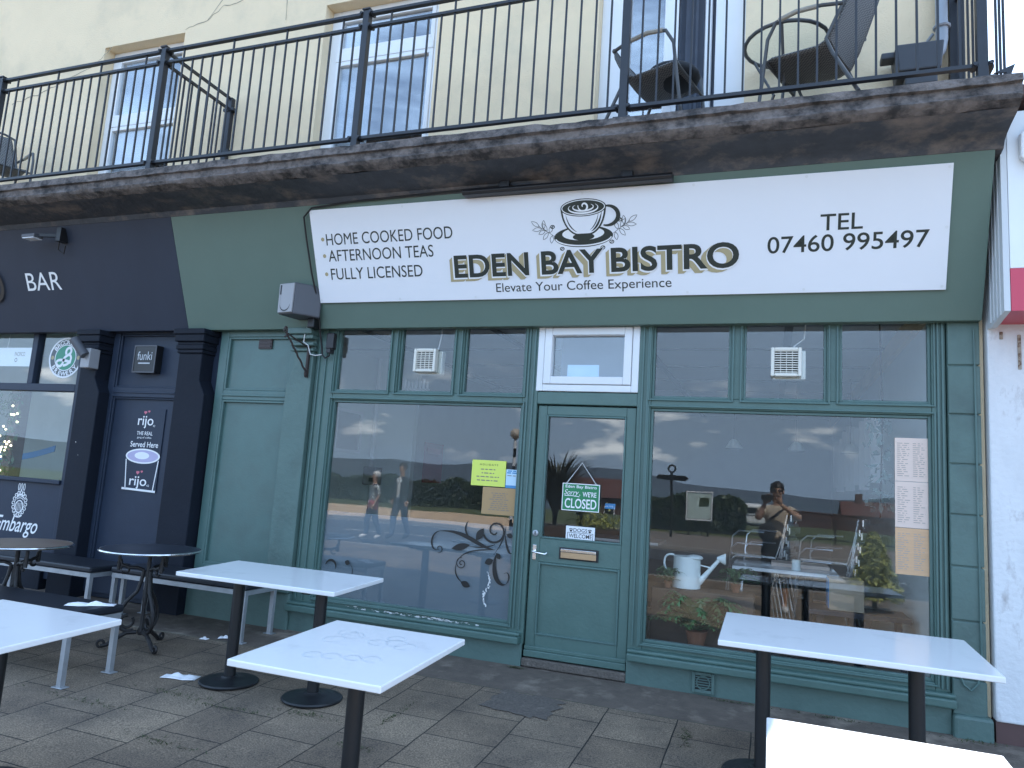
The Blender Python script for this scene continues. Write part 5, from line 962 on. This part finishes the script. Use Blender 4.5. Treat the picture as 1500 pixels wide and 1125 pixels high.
mb = MB(); mb.box(.02, .50, 1.5, 1.8, .80, .83); tag(mb.build('wooden_tray', 'menupale', bevel=.004), 'pale wooden tray lying on the indoor table', 'tray')
MB().lathe([(.035, 0), (.035, .08), (.03, .085)], (.22, 1.3, .80), 16).build('white_cup', 'canwhite'); tag(bpy.data.objects['white_cup'], 'small white cup on the front edge of the indoor table', 'cup')
t = thing('slat_screen', 'row of pale vertical slats fixed high on the café side wall', 'wall decoration', (1.06, 5, 1.5))
for k in range(10):
    y = 2.7+.52*k; z0, z1 = (1.62+.07*math.sin(k*2.1)), 2.38+.06*math.sin(k*1.3+1); MB().box(.965, 1.078, y, y+.03, z0, z1).build('slat', 'slatwhite', t)
t = thing('leafy_garland', 'pale green trailing leaves hanging beside the menu sheets', 'plant', (.7, .8, 1.6)); mb = MB(); rr = random.Random(31); leaves(mb, 90, lambda r: (.80+r.gauss(0, .05), .75+r.gauss(0, .05), 1.35+.75*r.random()), .03, .055, rr); mb.build('leaves', mat('pale_leaf', (.25, .33, .30), .6, .3, 9), t); mb = MB(); mb.tube([(.80, .75, 1.3), (.82, .75, 2.1), (.80, .75, 2.9)], .006, 6); mb.build('stem', 'stem', t)
t = thing('framed_picture', 'white framed picture on the pale side wall inside', 'picture', (-5.04, 2.4, 1.6)); mb = MB(); [mb.box(-5.05, -5.02, a, b, c, d) for a, b, c, d in ((2.05, 2.09, 1.62, 2.16), (2.61, 2.65, 1.62, 2.16), (2.09, 2.61, 1.62, 1.66), (2.09, 2.61, 2.12, 2.16))]; mb.build('frame', 'paper', t); MB().box(-5.048, -5.035, 2.09, 2.61, 1.66, 2.12).build('print', 'speaker', t)
mb = MB(); mb.tube([(-5.0, 2.93, 1.46), (-5.0, 2.93, 2.92)], .03, 10); tag(mb.build('white_pipe', 'paper'), 'white vertical pipe in the inner corner above the meter box', 'pipe')
t = thing('meter_box', 'grey electric meter box at the foot of the white pipe', 'meter box', (-5.1, 2.9, 1.22)); MB().box(-5.05, -4.86, 2.82, 2.99, 1.23, 1.46).build('box', 'speaker', t, bevel=.01); MB().box(-4.95, -4.89, 2.812, 2.821, 1.27, 1.32).build('dial', 'speakerd', t)
t = thing('red_poster', 'dark red poster on the far inner wall', 'poster', (-4.3, 3.5, 1.5)); MB().box(-4.448, -4.44, 3.35, 3.95, 1.30, 1.85).build('sheet', mat('poster_red', (.30, .03, .07), .5, .1, 5), t); MB().box(-4.439, -4.437, 3.45, 3.85, 1.7, 1.78).build('heading', 'pink', t)
t = thing('candle_rail', 'short row of pale wooden pegs hanging behind the transom', 'decoration', (-2.7, 1.5, 2.2)); rr = random.Random(8); [MB().box(-3.87+.045*k, -3.85+.045*k, 1.5, 1.52, 2.27-.03*rr.random(), 2.40+.05*rr.random()).build('peg', 'paper', t) for k in range(8)]; MB().box(-3.90, -3.52, 1.50, 1.53, 2.32, 2.335).build('rail', 'paper', t)
for k, (x, y) in enumerate(((-.45, 4.2), (.30, 4.2), (.92, 4.2))):
    t = thing('pendant_lamp', ('pendant lamp inside, nearest the door', 'pendant lamp inside, between the two others', 'pendant lamp inside, nearest the slatted wall')[k], 'lamp', (x, y, 2.0), 'pendant lamps inside'); mb = MB(); mb.tube([(x, y, 2.12), (x, y, 2.92)], .005, 6); mb.build('flex', 'cable', t); mb = MB(); mb.lathe([(.02, .12), (.05, .10), (.11, .0), (.105, .0)], (x, y, 2.0), 18); mb.build('lamp_shade', 'canwhite', t)

# ------------------------------------------------------------------ people
def skin_mesh(name, joints, edges, root):
    me = bpy.data.meshes.new(name); ks = list(joints); ix = {k: i for i, k in enumerate(ks)}
    me.from_pydata([joints[k][0] for k in ks], [(ix[a], ix[b]) for a, b in edges], []); ob = bpy.data.objects.new(name, me); C.objects.link(ob)
    sk = ob.modifiers.new('s', 'SKIN'); ob.modifiers.new('ss', 'SUBSURF').levels = 2; ob.modifiers['ss'].render_levels = 2
    for k in ks:
        v = me.skin_vertices[0].data[ix[k]]; r = joints[k][1]; v.radius = r if isinstance(r, tuple) else (r, r); v.use_root = (k == root)
    dg = bpy.context.evaluated_depsgraph_get(); dg.update(); m2_ = bpy.data.meshes.new_from_object(ob.evaluated_get(dg)); bpy.data.objects.remove(ob)
    return [tuple(v.co) for v in m2_.vertices], [tuple(p.vertices) for p in m2_.polygons], [tuple(v.normal) for v in m2_.vertices]
def person(label, loc, rz, pose, clothes, hair='hair', scale=1.0, extra=None):
    J = {'pel': ((0, 0, .96), (.155, .105)), 'wst': ((0, .0, 1.12), (.135, .10)), 'chs': ((0, .0, 1.32), (.165, .115)), 'nk0': ((0, -.01, 1.46), (.07, .06)), 'nk': ((0, .0, 1.53), (.052, .055)), 'hd0': ((0, .02, 1.61), (.070, .082)), 'hd1': ((0, .015, 1.70), (.078, .096)), 'hd2': ((0, .0, 1.77), (.060, .075))}
    E_ = [('pel', 'wst'), ('wst', 'chs'), ('chs', 'nk0'), ('nk0', 'nk'), ('nk', 'hd0'), ('hd0', 'hd1'), ('hd1', 'hd2')]
    for s_, sx in (('l', -1), ('r', 1)):
        J['sh'+s_] = ((sx*.185, -.01, 1.415), .062)
        for k in ('el', 'wr'): J[k+s_] = pose[k+s_]
        J['hp'+s_] = ((sx*.095, 0, .88), .090); J['kn'+s_] = pose.get('kn'+s_, ((sx*.11, .02, .49), .062)); J['cf'+s_] = pose.get('cf'+s_, ((sx*.115, -.02, .34), .056)); J['an'+s_] = pose.get('an'+s_, ((sx*.115, -.03, .09), .038)); a = J['an'+s_][0]; J['to'+s_] = ((a[0]*1.15, a[1]+.17, .035), (.042, .03))
        E_ += [('chs', 'sh'+s_), ('sh'+s_, 'el'+s_), ('el'+s_, 'wr'+s_), ('pel', 'hp'+s_), ('hp'+s_, 'kn'+s_), ('kn'+s_, 'cf'+s_), ('cf'+s_, 'an'+s_), ('an'+s_, 'to'+s_)]
    V, F_, Nn = skin_mesh('body', J, E_, 'pel')
    t = thing('person', label, 'person', (0, 0, 0)); mb = MB(); mb.add(V, F_); mb.sm = True
    mb.add(*ell((0, .105, 1.675), (.014, .022, .024), 8))                      # nose
    for sx in (-1, 1): mb.add(*ell((sx*.082, .01, 1.68), (.012, .022, .032), 8))
    for s_ in ('l', 'r'):                                                        # palm, four fingers and thumb
        w_ = Vector(J['wr'+s_][0]); d = pose.get('hd'+s_) or (w_-Vector(J['el'+s_][0])).normalized(); d = Vector(d).normalized(); sd_ = Vector(pose.get('sd'+s_, (0, 1, 0))); sd_ = (sd_-d*sd_.dot(d)).normalized(); nn = d.cross(sd_)
        cl = Vector(pose.get('cl'+s_, nn)); c = w_+d*.055
        mb.tube([w_+d*.005, w_+d*.03, w_+d*.06, w_+d*.088], [.026, .036, .040, .032], 10)
        for k in range(4):
            b = w_+d*.08+sd_*(.028-.0187*k); ln = (.070, .080, .075, .058)[k]; mb.tube([b, b+d*ln*.45+cl*.006, b+d*ln*.8+cl*ln*.35, b+d*ln*.9+cl*ln*.65], [.0095, .009, .008, .006], 7)
        b = w_+d*.03+sd_*.032; mb.tube([b, b+sd_*.025+d*.02, b+sd_*.03+d*.055+cl*.01, b+sd_*.02+d*.08+cl*.015], [.013, .011, .0095, .007], 7)
    ob = mb.build('body', 'skin', t)
    for nm, m_, test, th in clothes:
        fs = [f for f in F_ if test(*(sum(V[i][k] for i in f)/len(f) for k in range(3)))]; used = sorted({i for f in fs for i in f}); mp_ = {i: j for j, i in enumerate(used)}
        c = MB(); c.add([tuple(V[i][k]+Nn[i][k]*th for k in range(3)) for i in used], [tuple(mp_[i] for i in f) for f in fs]); c.sm = True; oo = c.build(nm, m_, t); s2_ = oo.modifiers.new('thick', 'SOLIDIFY'); s2_.thickness = .006; s2_.offset = -1
    hm = MB(); hv, hf = ell((0, -.015, 1.735), (.100, .118, .10), 14); hf = [f for f in hf if not all(hv[i][1] > .045 and hv[i][2] < 1.765 or hv[i][2] < 1.66 for i in f)]; rr = random.Random(2); hv = [(x+rr.gauss(0, .004), y+rr.gauss(0, .004), z+rr.gauss(0, .004)) for x, y, z in hv]; hm.add(hv, hf); hm.sm = True; hm.build('hair' if hair == 'hair' else 'cap', hair, t)
    e = MB(); [e.add(*ell((sx*.032, .094, 1.70), (.012, .008, .007), 6)) for sx in (-1, 1)]; e.build('eyes', 'black', t)
    m_ = MB(); m_.add(*ell((0, .090, 1.632), (.024, .008, .006), 6)); m_.build('mouth', 'pinkcloth', t)
    if extra: extra(t)
    t.location = loc; t.rotation_euler = (0, 0, rz); t.scale = (scale,)*3; return t
arm = lambda x, y, z: abs(x) > .20
# photographer: both hands lifted to the phone just behind the lens
pose = {'ell': ((-.25, .20, 1.27), .045), 'wrl': ((-.155, .22, 1.50), .030), 'elr': ((.30, .20, 1.30), .045), 'wrr': ((.04, .27, 1.50), .030), 'hdl': (.15, .35, .9), 'sdl': (.9, .2, .0), 'cll': (.55, .75, 0), 'hdr': (-.2, .15, .9), 'sdr': (-.9, .2, 0), 'clr': (-.5, .8, 0)}
def cam_extra(t):
    b = MB(); b.tube([(-.17, .125, 1.12), (-.10, .135, 1.25), (.02, .13, 1.38), (.13, .06, 1.46), (.15, -.03, 1.47)], .013, 8); b.build('bag_strap', 'shorts', t)
    g = MB(); g.box(-.075, -.008, .108, .118, 1.682, 1.718); g.box(.008, .075, .108, .118, 1.682, 1.718); g.box(-.01, .01, .11, .116, 1.706, 1.712); [g.box(s*.074, s*.080, -.02, .115, 1.703, 1.711) for s in (-1, 1)]; g.build('glasses', 'blackplastic', t, bevel=.003)
    b = MB(); b.add(*ell((-.12, .14, 1.10), (.12, .05, .13), 10)); b.build('crossbody_bag', 'shorts', t)
person('person in beige t-shirt and dark shorts raising a phone, reflected in the window', (.09, -5.86, gz(-5.86)), 0, pose,
       [('t_shirt', 'tee', lambda x, y, z: .99 < z < 1.475 and abs(x) < .30 and y < (.10 if abs(x) > .17 else .17), .016), ('shorts', 'shorts', lambda x, y, z: .50 < z < 1.03 and abs(x) < .24, .022), ('shoes', 'vanwhite', lambda x, y, z: z < .09, .010)], extra=cam_extra, scale=1.03)
t = thing('smartphone', 'dark smartphone held level in the hands of the person reflected', 'phone', (0, 0, 0)); mb = MB(); mb.box(-.095, .065, -.005, .004, -.04, .038); mb.build('case', 'phone', t, bevel=.003); mb = MB(); [mb.lathe([(.007, -.006), (.007, .002)], (a, .0045, b), 12, 'y') for a, b in ((.052, .024), (.052, .004))]; mb.build('lens', 'black', t); t.location = (-.03, -5.545, 1.40); t.rotation_euler = (R(7), 0, R(12))
walk = {'ell': ((-.25, -.06, 1.16), .042), 'wrl': ((-.24, .02, .93), .028), 'elr': ((.25, -.05, 1.16), .042), 'wrr': ((.26, .06, .93), .028), 'knl': ((-.10, .12, .50), .06), 'cfl': ((-.10, .10, .34), .054), 'anl': ((-.10, .12, .09), .038), 'knr': ((.10, -.06, .48), .06), 'cfr': ((.10, -.14, .33), .054), 'anr': ((.10, -.22, .10), .038), 'sdl': (.2, 1, 0), 'sdr': (-.2, 1, 0)}
person('person in dark jacket over a white top walking along the promenade, seen in the window', (-8.35, -10.0, -.16), R(15), walk,
       [('shirt', 'paper', lambda x, y, z: .95 < z < 1.47 and abs(x) < .22, .012), ('jacket', 'jacket', lambda x, y, z: .86 < z < 1.48 and not (y > .06 and abs(x) < .055+.12*(z-1.2 if z > 1.2 else 0)) and (abs(x) < .40 and z > .96 or abs(x) < .22), .028), ('jeans', 'jeans', lambda x, y, z: .09 < z < .98 and abs(x) < .21, .018), ('shoes', 'black', lambda x, y, z: z < .10, .010)], scale=1.0)
person('person in white cap and patterned blouse walking beside the one in the dark jacket', (-9.15, -10.1, -.22), R(40), walk,
       [('blouse', 'pattern', lambda x, y, z: .98 < z < 1.47 and abs(x) < .30 and not (abs(x) > .215 and z < 1.2), .018), ('sarong', 'pinkcloth', lambda x, y, z: .78 < z < 1.02 and abs(x) < .22, .024), ('trousers', 'jeans', lambda x, y, z: .12 < z < .90 and abs(x) < .21, .018), ('shoes', 'vanwhite', lambda x, y, z: z < .10, .010)], hair='paper', scale=.90)

# ------------------------------------------------------------------ across the road (seen in the glass)
def hedge(label, x0, x1, y, z0, z1, n, seed, dp=.8):
    rr = random.Random(seed); mb = MB()
    top = lambda x: z1+.12*math.sin(x*1.3+seed)+.10*math.sin(x*3.1)
    leaves(mb, n, lambda r: (lambda x: (x, y+dp*(r.random()-.5)*1.0, z0+(top(x)-z0)*r.random()**.8))(x0+(x1-x0)*r.random()),   .08, .18, rr)
    t = thing('hedge', label, 'hedge', ((x0+x1)/2, y, z0)); mb.build('foliage', 'leaf', t); mb = MB(); rr = random.Random(seed+1)
    for k in range(int((x1-x0)/.7)): x = x0+.35+.7*k; mb.tube([(x, y, z0), (x+rr.gauss(0, .1), y, z0+.5), (x+rr.gauss(0, .2), y+rr.gauss(0, .2), z0+1.0)], [.05, .035, .015], 5)
    mb.build('stems', 'stem', t)
hedge('long clipped dark hedge across the road, reflected behind the walkers', -30, -11.5, -30, -.25, 1.15, 9500, 3); hedge('dark hedge across the road, reflected beside the photographer', -5.4, -.95, -27, -.25, 1.2, 4200, 5)
t = thing('beacon_lamp', 'globe topped striped beacon pole across the road, reflected beside the yellow notice', 'lamp post', (-8.33, -17.9, -.24))
mb = MB(); mb.add(*ell((-8.33, -17.9, 3.02), (.20, .20, .20), 14)); mb.build('globe', mat('milky_globe', (.55, .48, .40), .4, .05, 5), t); mb = MB(); mb.tube([(-8.33, -17.9, -.24), (-8.33, -17.9, 2.84)], .055, 12); mb.build('pole', 'blackplastic', t); mb = MB(); [mb.tube([(-8.33, -17.9, z), (-8.33, -17.9, z+.3)], .058, 12) for z in (.1, .7, 1.3, 1.9, 2.5)]; mb.build('band', 'paper', t)
t = thing('finger_post', 'black finger post with a ring finial across the road, reflected above the watering can', 'signpost', (-3.48, -22, -.24))
mb = MB(); mb.tube([(-3.48, -22, -.24), (-3.48, -22, 2.1)], .05, 10); mb.build('post', 'blackplastic', t); mb = MB(); mb.tube([(-3.48+.13*math.cos(k*.5236), -22, 2.24+.13*math.sin(k*.5236)) for k in range(12)], .035, 8, True); mb.build('finial', 'blackplastic', t)
for s_ in (-1, 1): mb = MB(); mb.prism([(-3.48+s_*.05, 1.80), (-3.48+s_*.50, 1.80), (-3.48+s_*.60, 1.90), (-3.48+s_*.50, 2.0), (-3.48+s_*.05, 2.0)], P0(-22), -.015, .015); mb.build('finger', 'black', t)
t = thing('information_board', 'pale framed information board across the road, reflected above the spout', 'notice board', (-2.6, -24, -.24)); mb = MB(); frame(mb, -3.15, -2.12, .32, 1.45, .05, -24.05, -23.95); mb.build('frame', 'paper', t, bevel=.01)
for x in (-3.05, -2.30): MB().box(x, x+.08, -24.04, -23.96, -.24, .32).build('post', 'blackplastic', t)
MB().box(-3.08, -2.19, -24.02, -23.98, .39, 1.38).build('map_panel', mat('pale_map', (.50, .62, .58), .5, .4, 3), t); MB().box(-2.62, -2.25, -23.978, -23.975, .85, 1.2).build('picture', 'leaf', t)
t = thing('white_van', 'white van parked on the grass, reflected at the photographer shoulder', 'van', (-.6, -38, -.25)); VY = lambda u, v, w_: (w_-.55, -39.5+u, v-.25); mb = MB(); mb.prism([(-1.9, .12), (1.9, .12), (1.9, 1.1), (1.75, 1.22), (-1.2, 1.22), (-1.7, .75), (-1.9, .7)], VY, -.8, .8); mb.build('body', 'vanwhite', t, bevel=.06); MB().box(-1.2, .1, -37.6, -37.585, .42, .75).build('rear_window', 'darkglass', t)
for x in (-1.2, .1):
    for y in (-40.6, -38.2): mb = MB(); mb.lathe([(.22, -.1), (.24, -.08), (.24, .08), (.22, .1)], (x, y, -.01), 20, 'x'); mb.build('wheel', 'tyre', t)
t = thing('planter', 'curved brown timber planter at the kerb, reflected in the door glass', 'planter', (-3.4, -8.4, -.24)); mb = MB(); mb.box(-4.9, -2.3, -8.9, -8.3, -.24, .58); mb.build('trough', 'timber', t, bevel=.03); MB().box(-4.85, -2.35, -8.85, -8.35, .56, .60).build('soil', 'stem', t)
def spear(label, x, y, z, h, n, seed, m='spear'):
    t = thing('spear_plant', label, 'plant', (x, y, z)); rr = random.Random(seed); mb = MB()
    for k in range(n):
        a = rr.random()*6.28; l_ = h*(.6+.5*rr.random()); sp_ = .25+.6*rr.random(); P = [Vector((x+math.cos(a)*l_*sp_*u*u, y+math.sin(a)*l_*sp_*u*u, z+l_*(u-.35*sp_*u**3))) for u in [i/7 for i in range(8)]]; d = Vector((-math.sin(a), math.cos(a), 0))*.045
        for i in range(7): w0, w1 = (1-i/7)**.7, (1-(i+1)/7)**.7; mb.add([P[i]-d*w0, P[i]+d*w0, P[i+1]+d*w1, P[i+1]-d*w1], [(0, 1, 2, 3)])
    mb.build('leaves', m, t); return t
spear('spiky dark leaved plant in the timber planter, reflected in the door', -4.10, -8.6, .58, 1.65, 260, 12); spear('smaller spiky plant in the timber planter behind the closed sign', -3.55, -8.6, .58, 1.1, 40, 13)
t = thing('golden_shrub', 'yellow green shrub in the timber planter below the closed sign', 'shrub', (-3.3, -8.6, .58)); mb = MB(); rr = random.Random(14); leaves(mb, 500, lambda r: (-3.25+r.gauss(0, .22), -8.6+r.gauss(0, .12), .60+abs(r.gauss(0, .16))), .03, .06, rr); mb.build('foliage', 'leafgold', t); mb = MB(); [mb.tube([(-3.25, -8.6, .58), (-3.25+.1*k, -8.6, .8)], .01, 5) for k in (-1, 0, 1)]; mb.build('stem', 'stem', t)
t = thing('conifer_shrub', 'golden green conical shrub reflected beside the menu sheets', 'shrub', (1.5, -7.2, gz(-7.2))); mb = MB(); rr = random.Random(15)
leaves(mb, 2600, lambda r: (lambda u, a, k: (1.55+math.cos(a)*(.42*(1-u)**.8+.03)*k, -7.2+math.sin(a)*(.42*(1-u)**.8+.03)*k, -.05+1.0*u))(r.random()**1.2, r.random()*6.28, r.random()**.4), .035, .065, rr); mb.build('foliage', 'leafgold', t); mb = MB(); mb.tube([(1.55, -7.2, -.24), (1.55, -7.2, .7)], [.04, .015], 8); mb.build('trunk', 'stem', t)
mb = MB(); mb.box(1.5, 14, -50.3, -50, -1.2, .45); mb.box(1.45, 14.05, -50.36, -49.94, .45, .55); tag(mb.build('brick_wall', 'brickred'), 'low red brick wall across the road, reflected behind the conical shrub', 'wall')
def house(label, x0, x1, y, z0, z1, zr):
    t = thing('brick_house', label, 'house', ((x0+x1)/2, y, z0), 'red houses beyond the lawn'); MB().box(x0, x1, y-5, y, z0, z1).build('wall', 'brickred', t); mb = MB(); mb.prism([(y+.4, z1), (y-2.5, zr), (y-5.4, z1)], lambda u, v, w_: (w_, u, v), x0-.3, x1+.3); r__ = mb.build('roof', 'rooftile', t); MB().box(x0+1, x0+1.6, y-2.8, y-2.2, zr-.6, zr+.7).build('chimney', 'brickred', r__)
    for k in range(2): a = x0+(x1-x0)*(.25+.5*k); w_ = MB().box(a-.5, a+.5, y, y+.05, z0+(z1-z0)*.4, z0+(z1-z0)*.8).build('window', 'paper', t); MB().box(a-.43, a+.43, y+.05, y+.06, z0+(z1-z0)*.4+.07, z0+(z1-z0)*.8-.07).build('pane', 'darkglass', w_)
house('red roofed house low behind the planter, reflected in the door', -19, -12, -60, -3, .4, 2.1); house('red roofed house low beyond the brick wall, reflected beside the slats', 6, 16, -62, -3, -.2, 1.6)
t = thing('promenade_railing', 'thin dark railing along the promenade, reflected behind the chairs', 'railing', (-1, -24.6, -.24)); MB().box(-5, 12, -24.63, -24.58, .62, .67).build('rail', 'rail', t); MB().box(-5, 12, -24.62, -24.59, -.10, -.06).build('rail', 'rail', t); mb = MB()
for i in range(8): MB().box(-5+2.42*i, -4.94+2.42*i, -24.63, -24.57, -.24, .70).build('post', 'rail', t)
for i in range(110): mb.box(-4.9+.153*i, -4.885+.153*i, -24.612, -24.598, -.08, .63)
b_ = mb.build('bars', 'rail', t); b_['kind'] = 'stuff'
